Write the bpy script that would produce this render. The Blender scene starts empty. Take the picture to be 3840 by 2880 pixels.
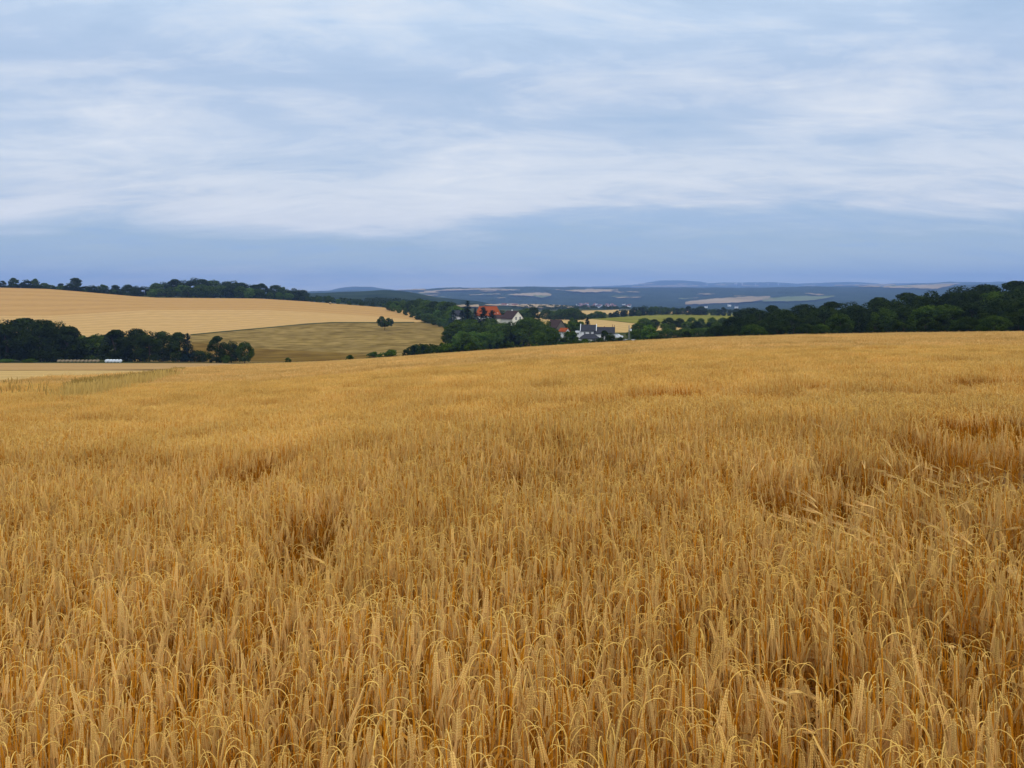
import bpy, math, random
import numpy as np
from mathutils import Matrix, Vector, Euler
SC = bpy.context.scene
COL = SC.collection
F = 2955.0; VH = 1090.0; CU = 1920.0
R = math.radians
random.seed(7); RNG = np.random.default_rng(7)

# ------------------------------------------------------------------ tags
def tag(o, label=None, cat=None, group=None, kind=None):
    if label:
        if not 4 <= len(label.split()) <= 16: print('LABEL', len(label.split()), label)
        o['label'] = label
    if cat: o['category'] = cat
    if group: o['group'] = group
    if kind: o['kind'] = kind
    return o
def mesh_obj(name, verts, faces, mats, parent=None, midx=None, smooth=False, link=True):
    me = bpy.data.meshes.new(name)
    if isinstance(verts, np.ndarray): verts = verts.tolist()
    if isinstance(faces, np.ndarray): faces = faces.tolist()
    me.from_pydata(verts, [], faces)
    for m in (mats if isinstance(mats, (list, tuple)) else [mats]): me.materials.append(m)
    if midx is not None: me.polygons.foreach_set('material_index', np.asarray(midx, dtype=np.int32))
    if smooth: me.polygons.foreach_set('use_smooth', [True]*len(me.polygons))
    me.update()
    o = bpy.data.objects.new(name, me)
    if link: COL.objects.link(o)
    if parent: o.parent = parent
    return o
def empty(name, loc, rz=0):
    o = bpy.data.objects.new(name, None); COL.objects.link(o)
    o.location = loc; o.rotation_euler = (0, 0, rz); o.empty_display_size = .3
    return o
def dup(root, loc, rz=0, sc=(1, 1, 1)):
    c = root.copy(); COL.objects.link(c)
    c.location = loc; c.rotation_euler = (0, 0, rz); c.scale = sc
    for ch in [x for x in bpy.data.objects if x.parent == root]:
        d = ch.copy(); COL.objects.link(d); d.parent = c
        for g in [x for x in bpy.data.objects if x.parent == ch]:
            e = g.copy(); COL.objects.link(e); e.parent = d
    return c

# ------------------------------------------------------------------ materials
def mat(name, col, rough=.8, var=.15, nscale=5., col2=None, transl=0., coord='Object', bump=0., stretch=(1, 1, 1), rnd=0., detail=4., big=None, spec=.0):
    m = bpy.data.materials.new(name); m.use_nodes = True
    nt = m.node_tree; N = nt.nodes; L = nt.links
    b = N['Principled BSDF']; out = N['Material Output']
    b.inputs['Roughness'].default_value = rough
    b.inputs['Specular IOR Level'].default_value = spec
    tc = N.new('ShaderNodeTexCoord'); mp = N.new('ShaderNodeMapping'); mp.inputs['Scale'].default_value = stretch
    if coord == 'World':
        g = N.new('ShaderNodeNewGeometry'); L.new(g.outputs['Position'], mp.inputs['Vector'])
    else: L.new(tc.outputs[coord], mp.inputs['Vector'])
    n = N.new('ShaderNodeTexNoise'); n.inputs['Scale'].default_value = nscale; n.inputs['Detail'].default_value = detail
    L.new(mp.outputs[0], n.inputs['Vector'])
    r = N.new('ShaderNodeValToRGB'); L.new(n.outputs['Fac'], r.inputs['Fac'])
    c = np.array(col); c2 = np.array(col2) if col2 is not None else c*(1+var)
    c1 = c if col2 is not None else c*(1-var)
    r.color_ramp.elements[0].position = .35; r.color_ramp.elements[1].position = .65
    r.color_ramp.elements[0].color = (*c1, 1); r.color_ramp.elements[1].color = (*c2, 1)
    cur = r.outputs['Color']
    def mul(cur, fac, lo, hi):
        mr = N.new('ShaderNodeMapRange'); L.new(fac, mr.inputs['Value']); mr.inputs['To Min'].default_value = lo; mr.inputs['To Max'].default_value = hi
        hs = N.new('ShaderNodeMix'); hs.data_type = 'RGBA'; hs.blend_type = 'MULTIPLY'; hs.inputs[0].default_value = 1
        L.new(cur, hs.inputs[6]); L.new(mr.outputs[0], hs.inputs[7]); return hs.outputs[2]
    if big:
        sc_, amp, st = big
        g2 = N.new('ShaderNodeNewGeometry'); mp2 = N.new('ShaderNodeMapping'); mp2.inputs['Scale'].default_value = st
        L.new(g2.outputs['Position'], mp2.inputs['Vector'])
        n2 = N.new('ShaderNodeTexNoise'); n2.inputs['Scale'].default_value = sc_; n2.inputs['Detail'].default_value = 3
        L.new(mp2.outputs[0], n2.inputs['Vector'])
        mr = N.new('ShaderNodeMapRange'); mr.inputs['From Min'].default_value = .3; mr.inputs['From Max'].default_value = .7
        L.new(n2.outputs['Fac'], mr.inputs['Value'])
        cur = mul(cur, mr.outputs[0], 1-amp, 1+amp)
    if rnd:
        oi = N.new('ShaderNodeObjectInfo'); cur = mul(cur, oi.outputs['Random'], 1-rnd, 1+rnd)
    L.new(cur, b.inputs['Base Color'])
    if bump:
        bp = N.new('ShaderNodeBump'); bp.inputs['Strength'].default_value = bump; L.new(n.outputs['Fac'], bp.inputs['Height']); L.new(bp.outputs[0], b.inputs['Normal'])
    if transl:
        t = N.new('ShaderNodeBsdfTranslucent'); L.new(cur, t.inputs['Color'])
        mx = N.new('ShaderNodeMixShader'); mx.inputs[0].default_value = transl
        L.new(b.outputs[0], mx.inputs[1]); L.new(t.outputs[0], mx.inputs[2]); L.new(mx.outputs[0], out.inputs['Surface'])
    return m

# ------------------------------------------------------------------ terrain
CREST_U = [-3000, 900, 1400, 1500, 2000, 2200, 2400, 2600, 2800, 3000, 3400, 3840, 5300]
CREST_V = [1372, 1368, 1345, 1338, 1302, 1289, 1278, 1268, 1262, 1256, 1249, 1244, 1232]
TOPH = 1.25; GRH = 2.05; D0 = 110.0
def near_coef(u):
    m = (np.interp(u, CREST_U, CREST_V)-VH)/F
    S1 = m-2*TOPH/D0; k1 = TOPH/D0**2
    w = np.clip((u-600)/800., 0, 1)
    return .0825*(1-w)+S1*w, k1*w
def near_z(u, y):
    S, k = near_coef(u)
    return -GRH-S*y-k*y*y
UC = [-1500, 0, 400, 700, 1000, 1300, 1500, 1750, 2000, 2200, 2400, 2600, 2800, 3000, 3400, 3840, 5300]
ROWS = [
 (200, UC, [1364,1364,1364,1364,1366,1364,1360,1346,1330,1312,1300,1290,1283,1272,1256,1238,1215]),
 (260, UC, [1357,1357,1357,1358,1362,1361,1356,1342,1325,1300,1290,1280,1275,1262,1238,1212,1180]),
 (320, UC, [1335,1335,1335,1338,1342,1340,1333,1320,1306,1282,1272,1264,1262,1252,1226,1196,1165]),
 (400, UC, [1265,1265,1265,1268,1272,1268,1268,1270,1262,1252,1244,1240,1240,1236,1214,1180,1150]),
 (480, UC, [1190,1190,1195,1208,1216,1214,1218,1232,1234,1226,1222,1218,1220,1220,1200,1170,1140]),
 (620, [-1500,0,181,339,497,588,971,1152,1288,1446,1600,1750,2000,2200,2400,2600,2800,3000,3400,3840,5300],
       [1079,1079,1084,1097,1111,1117,1120,1131,1142,1154,1175,1196,1202,1198,1200,1198,1200,1208,1190,1165,1140]),
 (800, UC, [1095,1092,1108,1112,1122,1145,1165,1182,1190,1184,1184,1183,1186,1195,1185,1165,1145]),
 (1000, UC, [1100,1098,1108,1108,1122,1140,1150,1172,1182,1173,1173,1176,1184,1192,1185,1165,1150]),
 (1400, UC, [1110,1108,1112,1118,1125,1140,1152,1160,1166,1160,1162,1168,1176,1185,1185,1165,1150]),
 (2100, [-1500,0,1100,1153,1222,1350,1438,1507,1576,1629,1710,1812,1850,1900,2000,2160,2300,2600,2900,3200,5300],
       [1104,1104,1103,1101,1098,1095,1089,1093,1105,1116,1122,1134,1146,1149,1144,1150,1164,1168,1164,1150,1120]),
 (3000, [-1500,0,1500,2000,2400,2800,3200,5300], [1140,1140,1142,1156,1158,1162,1150,1140]),
 (3700, [-1500,0,1500,2000,2400,2600,3000,5300], [1125,1125,1135,1141,1143,1146,1130,1110]),
 (6000, [-1500,0,1507,1588,1670,1792,1914,1995,2150,2400,2580,2834,3040,3220,3400,3600,3840,5300],
       [1105,1104,1092,1087,1081,1082,1078,1077,1079,1082,1081,1082,1077,1079,1075,1071,1067,1060]),
 (7500, [-1500,1000,2500,3500,5300], [1110,1105,1092,1084,1080]),
 (9000, [-1500,0,1100,1173,1222,1263,1328,1385,1446,1507,1700,2000,2400,3000,3340,3474,3564,3700,3840,5300],
       [1104,1102,1099,1097,1094,1083,1076,1077,1085,1091,1090,1086,1083,1080,1072,1065,1058,1060,1056,1050]),
 (11000, [-1500,1500,2400,3000,5300], [1104,1096,1080,1079,1072]),
 (13500, [-1500,0,1500,2000,2150,2300,2400,2430,2472,2545,2617,2660,2690,2780,2906,2979,3050,3110,3185,3257,3311,3347,3474,3840,5300],
       [1102,1100,1093,1082,1077,1073,1067,1060,1053,1052,1056,1064,1061,1060,1059,1065,1063,1060,1058,1061,1067,1063,1062,1058,1055]),
 (17000, [-1500,5300], [1100,1095]),
]
GU = np.linspace(-1600, 5400, 1401)
LY0, LY1, NLY = math.log(12.), math.log(17000.), 900
GLY = np.linspace(LY0, LY1, NLY)
def build_vtab():
    ys = list(np.exp(np.linspace(LY0, math.log(140.), 60)))
    rows = [VH-F*near_z(GU, y)/y for y in ys]
    rows[-1] = rows[-1]+0
    y2 = 165.0
    nz = VH-F*near_z(GU, y2)/y2
    r200 = np.interp(GU, ROWS[0][1], ROWS[0][2])
    w = np.clip((GU-900)/300., 0, 1)
    rows.append(nz*(1-w)+w*(np.maximum(nz, r200)+2)); ys.append(y2)
    for y, us, vs in ROWS:
        r = np.interp(GU, us, vs)
        if y == 200:
            a = VH-F*near_z(GU, y)/y; w = np.clip((900-GU)/300., 0, 1); r = a*w+r*(1-w)
        rows.append(r); ys.append(y)
    A = np.array(rows); ly = np.log(ys)
    # monotone (PCHIP-like) interpolation along log distance
    h = np.diff(ly)[:, None]; d = np.diff(A, axis=0)/h
    m = np.zeros_like(A)
    s = d[:-1]*d[1:]
    w1 = 2*h[1:]+h[:-1]; w2 = h[1:]+2*h[:-1]
    with np.errstate(divide='ignore', invalid='ignore'):
        hm = (w1+w2)/(w1/d[:-1]+w2/d[1:])
    m[1:-1] = np.where(s > 0, hm, 0); m[0] = d[0]; m[-1] = d[-1]
    i = np.clip(np.searchsorted(ly, GLY)-1, 0, len(ly)-2)
    t = ((GLY-ly[i])/(ly[i+1]-ly[i]))[:, None]; hh = (ly[i+1]-ly[i])[:, None]
    V = (2*t**3-3*t**2+1)*A[i]+(t**3-2*t**2+t)*hh*m[i]+(-2*t**3+3*t**2)*A[i+1]+(t**3-t**2)*hh*m[i+1]
    k = np.exp(-(np.arange(-8, 9)/3.2)**2); k /= k.sum()
    P = np.pad(V, ((0, 0), (8, 8)), mode='edge')
    S = sum(k[j]*P[:, j:j+V.shape[1]] for j in range(17))
    return S
VTAB = build_vtab()
def v_ground(u, y):
    u = np.asarray(u, float); y = np.asarray(y, float)
    a = np.clip((u-GU[0])/(GU[1]-GU[0]), 0, len(GU)-1.001); b = np.clip((np.log(np.maximum(y, 1e-3))-LY0)/(GLY[1]-GLY[0]), 0, NLY-1.001)
    i = b.astype(int); j = a.astype(int); fb = b-i; fa = a-j
    return (VTAB[i, j]*(1-fa)+VTAB[i, j+1]*fa)*(1-fb)+(VTAB[i+1, j]*(1-fa)+VTAB[i+1, j+1]*fa)*fb
def ground_z(x, y):
    x = np.asarray(x, float); y = np.asarray(y, float)
    yy = np.maximum(y, .5); u = CU+F*x/yy
    far = -(v_ground(u, yy)-VH)/F*yy
    uc = np.clip(u, -1500, 5300)
    nr = near_z(uc, np.maximum(y, 0))
    return np.where(y < 13, nr, far)
def y_at(u, v, ymin=150., ymax=1e9):
    """first distance beyond ymin at which the terrain shows at (u,v)"""
    ys = np.exp(GLY); col = v_ground(np.full(NLY, float(u)), ys)
    k0 = int(np.searchsorted(ys, ymin)); k1 = max(int(np.searchsorted(ys, ymax)), k0+2); col = col[:k1]
    idx = np.nonzero(col[k0:] <= v)[0]
    if len(idx) == 0: return float(ys[k0+int(np.argmin(col[k0:]))])
    k = k0+idx[0]
    if idx[0] == 0: return float(ys[k])
    a, b = col[k-1], col[k]
    t = (a-v)/(a-b) if a != b else 0
    return float(ys[k-1]+(ys[k]-ys[k-1])*t)
def pt(u, y, dz=0.):
    x = (u-CU)/F*y
    return (x, y, float(ground_z(x, y))+dz)
def smooth_noise(x, y, s, seed=0):
    r = np.random.default_rng(seed); o = 0
    for k in range(6):
        a = r.uniform(0, 2*math.pi); f = s*r.uniform(.6, 1.7); p = r.uniform(0, 6.28)
        q = r.uniform(0, 6.28); g = s*r.uniform(.3, 1.)
        o = o+np.sin((x*math.cos(a)+y*math.sin(a))*f+p+1.2*np.sin((x*math.sin(a)-y*math.cos(a))*g+q))
    return o/3.0

def grid_faces(nr, nc):
    i, j = np.meshgrid(np.arange(nr-1), np.arange(nc-1), indexing='ij')
    a = (i*nc+j).ravel()
    return np.stack([a, a+1, a+nc+1, a+nc], 1)

M = {}
M['soil'] = mat('soil', (.16, .10, .045), var=.3, nscale=3, coord='World')
M['rough_grass'] = mat('rough_grass', (.035, .045, .014), col2=(.075, .07, .025), nscale=.08, coord='World', detail=8)
M['wood_hill'] = mat('wooded_hill', (.008, .016, .006), col2=(.028, .040, .014), nscale=.012, coord='World', detail=8, rough=1)
def terrain():
    ys = np.concatenate([np.linspace(-6, 12, 19)[:-1], np.exp(np.linspace(math.log(12), math.log(1500), 330))])
    na = 621
    a = np.linspace(-1, 1, na)
    Y, A = np.meshgrid(ys, a, indexing='ij')
    X = A*(1.05*np.maximum(Y, 0)+14)
    Z = ground_z(X, Y)
    V = np.stack([X, Y, Z], -1).reshape(-1, 3)
    f = grid_faces(len(ys), na)
    yc = V[f[:, 0], 1]
    o = mesh_obj('ground', V, f, [M['soil'], M['rough_grass']], midx=(yc > 128).astype(int), smooth=True)
    tag(o, kind='structure')
    ys = np.exp(np.linspace(math.log(1499), math.log(16900), 420)); na = 1201
    a = np.linspace(-1, 1, na)
    Y, A = np.meshgrid(ys, a, indexing='ij'); X = A*(1.05*Y+14)
    Z = ground_z(X, Y)
    w = np.clip((Y-1700)/500, 0, 1)
    Z = Z+w*(RNG.random(Z.shape)*4+3*smooth_noise(X, Y, .02, 3)+2)*np.clip(Y/4000, .5, 1.6)*.6
    V = np.stack([X, Y, Z], -1).reshape(-1, 3)
    o = mesh_obj('hills', V, grid_faces(len(ys), na), M['wood_hill'], smooth=False)
    tag(o, kind='structure')
terrain()

def sheet(name, us, vtop, vbot, m, off, ymin=150., du=8, nr=24, ymax=1e9):
    """a field lying on the terrain between two border lines"""
    U = np.arange(us[0], us[1]+.1, du); V = []; UV = []
    for i, u in enumerate(U):
        vt = np.interp(u, *vtop) if not np.isscalar(vtop) else vtop
        vb = np.interp(u, *vbot) if not np.isscalar(vbot) else vbot
        y1 = y_at(u, vt, ymin, ymax); y0 = y_at(u, max(vb, vt), ymin, ymax)
        if y1 < y0: y1 = y0
        for k in range(nr):
            y = y0+(y1-y0)*k/(nr-1); x = (u-CU)/F*y
            V.append((x, y, float(ground_z(x, y))+off)); UV.append(((u-us[0])/(us[1]-us[0]), k/(nr-1)))
    f = grid_faces(len(U), nr)[:, ::-1]
    o = mesh_obj(name, V, f, m, smooth=True)
    uvl = o.data.uv_layers.new(name='UVMap'); li = np.empty(len(o.data.loops), dtype=np.int32); o.data.loops.foreach_get('vertex_index', li)
    uvl.data.foreach_set('uv', np.array(UV)[li].ravel())
    tag(o, kind='structure')
    return o
def stubble_mat(name, c1, c2, lines=60, amp=.12, distort=.4, nscale=40):
    m = mat(name, c1, col2=c2, nscale=nscale, coord='UV', stretch=(1, 3, 1), detail=8, rough=.9)
    nt = m.node_tree; N = nt.nodes; L = nt.links; b = N['Principled BSDF']
    src = b.inputs['Base Color'].links[0].from_socket
    tc = N.new('ShaderNodeTexCoord'); w = N.new('ShaderNodeTexWave'); w.wave_type = 'BANDS'; w.bands_direction = 'Y'
    w.inputs['Scale'].default_value = lines/6.28; w.inputs['Distortion'].default_value = distort; w.inputs['Detail'].default_value = 3; w.inputs['Detail Scale'].default_value = 1.5
    L.new(tc.outputs['UV'], w.inputs['Vector'])
    mr = N.new('ShaderNodeMapRange'); L.new(w.outputs['Fac'], mr.inputs['Value']); mr.inputs['To Min'].default_value = 1-amp; mr.inputs['To Max'].default_value = 1+amp*.5
    hs = N.new('ShaderNodeMix'); hs.data_type = 'RGBA'; hs.blend_type = 'MULTIPLY'; hs.inputs[0].default_value = 1
    L.new(src, hs.inputs[6]); L.new(mr.outputs[0], hs.inputs[7]); L.new(hs.outputs[2], b.inputs['Base Color'])
    return m
CRX = [0, 181, 339, 497, 588, 971, 1152, 1288, 1446]
CRV = [1079, 1084, 1097, 1111, 1117, 1120, 1131, 1142, 1154]
BX = [-400, 714, 836, 1016, 1152, 1242, 1400, 1560]
BV = [1290, 1256, 1244, 1228, 1215, 1210, 1210, 1209]
M['stubble'] = stubble_mat('stubble', (.41, .24, .085), (.52, .315, .12), 19, .09, 4.0)
M['ripe'] = stubble_mat('ripe_grain', (.385, .21, .068), (.44, .25, .09), 14, .08, 1.5)
M['pasture'] = mat('dry_pasture', (.135, .084, .020), col2=(.27, .175, .055), nscale=.22, coord='World', stretch=(.6, 1, 1), detail=9, big=(.03, .16, (.7, 1.6, 1)))
M['pasture_dark'] = mat('brown_pasture', (.11, .060, .010), col2=(.18, .105, .022), nscale=.08, coord='World', detail=8)
M['pale'] = stubble_mat('pale_stubble', (.42, .26, .09), (.50, .32, .125), 12, .08, .6)
M['green_meadow'] = mat('green_meadow', (.13, .125, .018), col2=(.20, .175, .03), nscale=.05, coord='World', detail=6, big=(.012, .15, (1, 1, 1)))
M['far_field'] = mat('far_field', (.24, .17, .095), col2=(.38, .27, .16), nscale=.004, coord='World', detail=5)
M['far_green'] = mat('far_green_field', (.10, .12, .05), col2=(.16, .17, .08), nscale=.004, coord='World', detail=5)
SPX = [-400, 0, 200, 400, 560, 995, 1152, 1400, 1560]; SPV = [1184, 1186, 1184, 1172, 1163, 1163, 1170, 1186, 1200]
sheet('ripe_grain_field', (-400, 1560), (CRX+[1560], CRV+[1168]), (SPX, SPV), M['ripe'], .10, 300, ymax=645)
sheet('stubble_field', (-400, 1600), (SPX, SPV), (BX, BV), M['stubble'], .10, 280, ymax=645)
sheet('pasture', (500, 1760), (BX+[1700, 1760], BV+[1225, 1240]), ([500, 900, 1100, 1760], [1359, 1361, 1360, 1356]), M['pasture'], .10, 230, nr=40, ymax=645)
sheet('grass_verge', (714, 1560), (BX, [v-.8 for v in BV]), (BX, [v+2.2 for v in BV]), M['rough_grass'], .25, 230, nr=4, ymax=645)
sheet('brown_meadow', (720, 1420), ([720, 950, 1150, 1330, 1420], [1285, 1308, 1318, 1328, 1338]), ([720, 1420], [1356, 1356]), M['pasture_dark'], .22, 230, nr=14)
# valley floor at the left, this side of the trees
sheet('tan_field', (-500, 1040), ([-500, 800, 1040], [1362, 1363, 1368]), ([-500, 0, 350, 620, 1040], [1392, 1390, 1389, 1386, 1372]), stubble_mat('tan_grain', (.35, .20, .075), (.41, .245, .10), 5, .06, .5), .05, 60, nr=12)
sheet('pale_stubble_field', (-500, 900), ([-500, 0, 350, 640, 900], [1393, 1391, 1390, 1391, 1389]), ([-500, 640, 900], [1500, 1450, 1400]), M['pale'], .05, 30, nr=12)
# valley fields by the farm
sheet('valley_field', (1950, 2640), ([1950, 2050, 2200, 2320, 2420, 2640], [1180, 1184, 1194, 1207, 1218, 1236]), ([1950, 2120, 2350, 2440, 2640], [1198, 1232, 1258, 1262, 1268]), M['pale'], .12, 300, nr=20)
sheet('green_meadow', (2215, 2840), ([2215, 2330, 2480, 2630, 2700, 2840], [1196, 1190, 1179, 1172, 1173, 1187]), ([2215, 2320, 2400, 2840], [1197, 1206, 1216, 1215]), M['green_meadow'], .2, 400, nr=20)
sheet('garden_meadow', (1870, 2060), ([1870, 1900, 1980, 2060], [1262, 1257, 1258, 1274]), 1312, M['pasture'], .2, 230, nr=12)
sheet('yard', (2300, 2440), 1248, 1290, M['rough_grass'], .16, 230, nr=12)
sheet('straw_field', (2120, 2600), ([2120, 2260, 2350, 2480, 2600], [1166, 1164, 1160, 1155, 1155]), ([2120, 2600], [1181, 1176]), M['pale'], .2, 800, nr=8)
sheet('valley_stubble', (1985, 2170), ([1985, 2050, 2170], [1170, 1172, 1182]), 1186, M['pale'], .2, 620, nr=8)
# far fields on the hills
def far(us, top, bot, m='far_field', off=9, ymin=1500, name='far_field'):
    U = np.arange(us[0], us[1]+.1, 6.)
    f = lambda q: np.full(len(U), float(q)) if np.isscalar(q) else np.interp(U, *q)
    j = lambda sd_: 1.1*smooth_noise(U*.05, U*0+sd_, 2.0, sd_)+.8*smooth_noise(U*.2, U*0, 1.3, sd_+1)
    t = f(top)+j(int(us[0])); b = np.maximum(f(bot)+j(int(us[0])+7), t)
    return sheet(name, us, (U, t), (U, b), M[m], off, ymin, du=6, nr=10)
far((1820, 2165), ([1820, 1900, 2000, 2110, 2165], [1147, 1140, 1143, 1147, 1158]), ([1820, 1900, 2000, 2100, 2165], [1149, 1150, 1158, 1170, 1160]), off=3)
far((1700, 1800), ([1700, 1800], [1149, 1148]), 1156, off=3, ymin=1000)
far((1590, 1950), ([1590, 1700, 1800, 1950], [1098, 1091, 1088, 1094]), ([1590, 1700, 1800, 1950], [1103, 1096, 1093, 1096]), ymin=3200, off=13)
far((1900, 2070), ([1900, 1985, 2045, 2070], [1112, 1106, 1103, 1112]), ([1900, 1985, 2065, 2070], [1113, 1118, 1118, 1113]), ymin=3200, off=12)
far((2120, 2320), ([2120, 2200, 2320], [1097, 1090, 1093]), ([2120, 2190, 2260, 2320], [1098, 1104, 1102, 1094]), ymin=3200, off=13)
far((2000, 2070), 1113, ([2000, 2030, 2070], [1118, 1126, 1116]), 'far_green', ymin=3200, off=12)
far((2570, 2890), ([2570, 2660, 2800, 2890], [1139, 1128, 1119, 1117]), ([2570, 2640, 2830, 2890], [1150, 1148, 1138, 1124]), ymin=2500, off=10)
far((2860, 3130), ([2860, 2990, 3130], [1126, 1117, 1117]), ([2860, 2970, 3060, 3130], [1138, 1138, 1133, 1119]), 'far_green', ymin=2500, off=10)
far((3310, 3600), ([3310, 3440, 3560, 3600], [1082, 1075, 1066, 1066]), ([3310, 3400, 3520, 3600], [1085, 1088, 1090, 1069]), ymin=3200, off=14)
far((2370, 2620), ([2370, 2500, 2620], [1078, 1075, 1077]), ([2370, 2620], [1081, 1081]), ymin=8000, off=22)
far((2780, 2850), 1075, 1078, ymin=8000, off=22)
far((3130, 3360), ([3130, 3360], [1074, 1072]), 1078, ymin=8000, off=22)
far((1500, 1600), ([1500, 1600], [1093, 1090]), ([1500, 1600], [1096, 1094]), ymin=3200, off=14)

rr_ = random.Random(81)
for (n_, ua, ub, va, vb, ym, of_) in ((20, 1520, 2380, 1088, 1128, 3200, 12), (10, 2420, 3250, 1067, 1077, 8000, 24), (6, 2560, 3150, 1108, 1140, 2500, 11), (5, 3250, 3650, 1064, 1085, 3200, 14)):
    for q in range(n_):
        uc = rr_.uniform(ua, ub); hw = rr_.uniform(15, 70); vc = rr_.uniform(va, vb); th = rr_.uniform(.9, 2.2); sl = rr_.uniform(-2.5, 2.5)
        far((uc-hw, uc+hw), ([uc-hw, uc-hw*.5, uc+hw*.6, uc+hw], [vc-sl, vc-sl*.5-th, vc+sl*.6-th*.6, vc+sl]), ([uc-hw, uc-hw*.3, uc+hw*.4, uc+hw], [vc-sl+.3, vc-sl*.3+th*.7, vc+sl*.4+th*.8, vc+sl+.3]), rr_.choice(['far_field', 'far_field', 'far_green']), off=of_, ymin=ym)

# ------------------------------------------------------------------ trees
def leaf_mat(name, c, c2, rnd=.25):
    return mat(name, c, col2=c2, nscale=.55, coord='World', transl=.18, rnd=rnd, rough=.8, detail=3)
M['leaf_dark'] = leaf_mat('leaf_dark', (.012, .022, .0025), (.032, .047, .006))
M['leaf_mid'] = leaf_mat('leaf_mid', (.027, .052, .005), (.068, .100, .010))
M['leaf_light'] = leaf_mat('leaf_light', (.045, .095, .010), (.095, .150, .020))
M['needle'] = leaf_mat('needle', (.008, .020, .014), (.018, .034, .022), .15)
M['needle_blue'] = leaf_mat('needle_blue', (.030, .055, .055), (.050, .075, .075), .15)
M['bark'] = mat('bark', (.06, .045, .03), var=.3, nscale=8)
def tube(V, Fc, pts, rad, n=6):
    base = len(V); pts = [Vector(p) for p in pts]
    for i, p in enumerate(pts):
        d = (pts[min(i+1, len(pts)-1)]-pts[max(i-1, 0)]).normalized()
        a = d.orthogonal().normalized(); b = d.cross(a)
        for k in range(n):
            t = 2*math.pi*k/n; V.append(tuple(p+(a*math.cos(t)+b*math.sin(t))*rad[i]))
    for i in range(len(pts)-1):
        for k in range(n):
            Fc.append((base+i*n+k, base+i*n+(k+1) % n, base+(i+1)*n+(k+1) % n, base+(i+1)*n+k))
def leaves(centers, normals, size, rng):
    n = len(centers)
    nn = normals+rng.normal(0, .45, (n, 3)); nn /= np.linalg.norm(nn, axis=1)[:, None]
    t = rng.normal(0, 1, (n, 3)); a = np.cross(nn, t); a /= np.linalg.norm(a, axis=1)[:, None]; b = np.cross(nn, a)
    s = size*rng.uniform(.6, 1.35, (n, 1)); s2 = s*rng.uniform(.5, .9, (n, 1))
    P = np.stack([centers-a*s, centers-b*s2+nn*s*.2, centers+a*s, centers+b*s2+nn*s*.1], 1).reshape(-1, 3)
    return P, np.arange(4*n).reshape(-1, 4)
def broad_tree(seed, h=10., rx=3.6, base=.18, lobes=None, nblob=56, nleaf=8500, lsize=.2, m='leaf_dark', top=.5):
    rng = np.random.default_rng(seed); rnd = random.Random(seed)
    C = []; Rd = []
    cz = h*(base+1)/2; rz = h*(1-base)/2
    lobes = lobes or [(0, 0, cz, rx, rz)]
    for k in range(nblob):
        lx, ly, lz, lr, lh = lobes[k % len(lobes)]
        t = rng.uniform(-1, 1); al = rng.uniform(0, 6.283)
        pr = (.80+.2*math.cos(t*2.2)) if t < 0 else math.sqrt(max(0, 1-t**(2.2-top*.6)))
        f = rng.uniform(.35, 1.)**.5
        br = rng.uniform(.17, .36)*lr
        q = max(0, pr*lr-br*.55)*f*(1.18 if rng.random() < .15 else 1)
        C.append((lx+math.cos(al)*q, ly+math.sin(al)*q, lz+t*max(lh-br*.8, .1))); Rd.append(br)
    C = np.array(C); Rd = np.array(Rd)
    w = Rd**2/np.sum(Rd**2); idx = rng.choice(len(C), nleaf, p=w)
    d = rng.normal(0, 1, (nleaf, 3)); d /= np.linalg.norm(d, axis=1)[:, None]
    rr = Rd[idx]*rng.uniform(.55, 1.12, nleaf)**.6
    P = C[idx]+d*rr[:, None]*np.array([1.1, 1.1, .85])
    P[:, 2] = np.where(P[:, 2] < h*base*.5, h*base*.5+rng.random(nleaf)*h*.06, P[:, 2])
    V, Fc = leaves(P, d*.8+np.array([0, 0, .35]), lsize, rng)
    root = empty('tree', (0, 0, 0))
    mesh_obj('crown', V, Fc, M[m], root)
    tv = []; tf = []
    tr = h*.022+.03
    top_ = Vector((rnd.uniform(-.3, .3), rnd.uniform(-.3, .3), h*.62))
    mid = Vector((rnd.uniform(-.15, .15), 0, h*.3))
    tube(tv, tf, [(0, 0, -.3), (0, 0, .3), mid, top_], [tr*1.4, tr, tr*.75, tr*.3])
    for k in range(6):
        c = C[rnd.randrange(len(C))]; s = Vector((0, 0, 0)).lerp(mid, rnd.uniform(.7, 1)); s = mid.lerp(top_, rnd.uniform(0, .6))
        tube(tv, tf, [s, s.lerp(Vector(c), .5)+Vector((0, 0, -.15)), c], [tr*.4, tr*.25, tr*.08], 5)
    mesh_obj('trunk', tv, tf, M['bark'], root, smooth=True)
    return root
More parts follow.
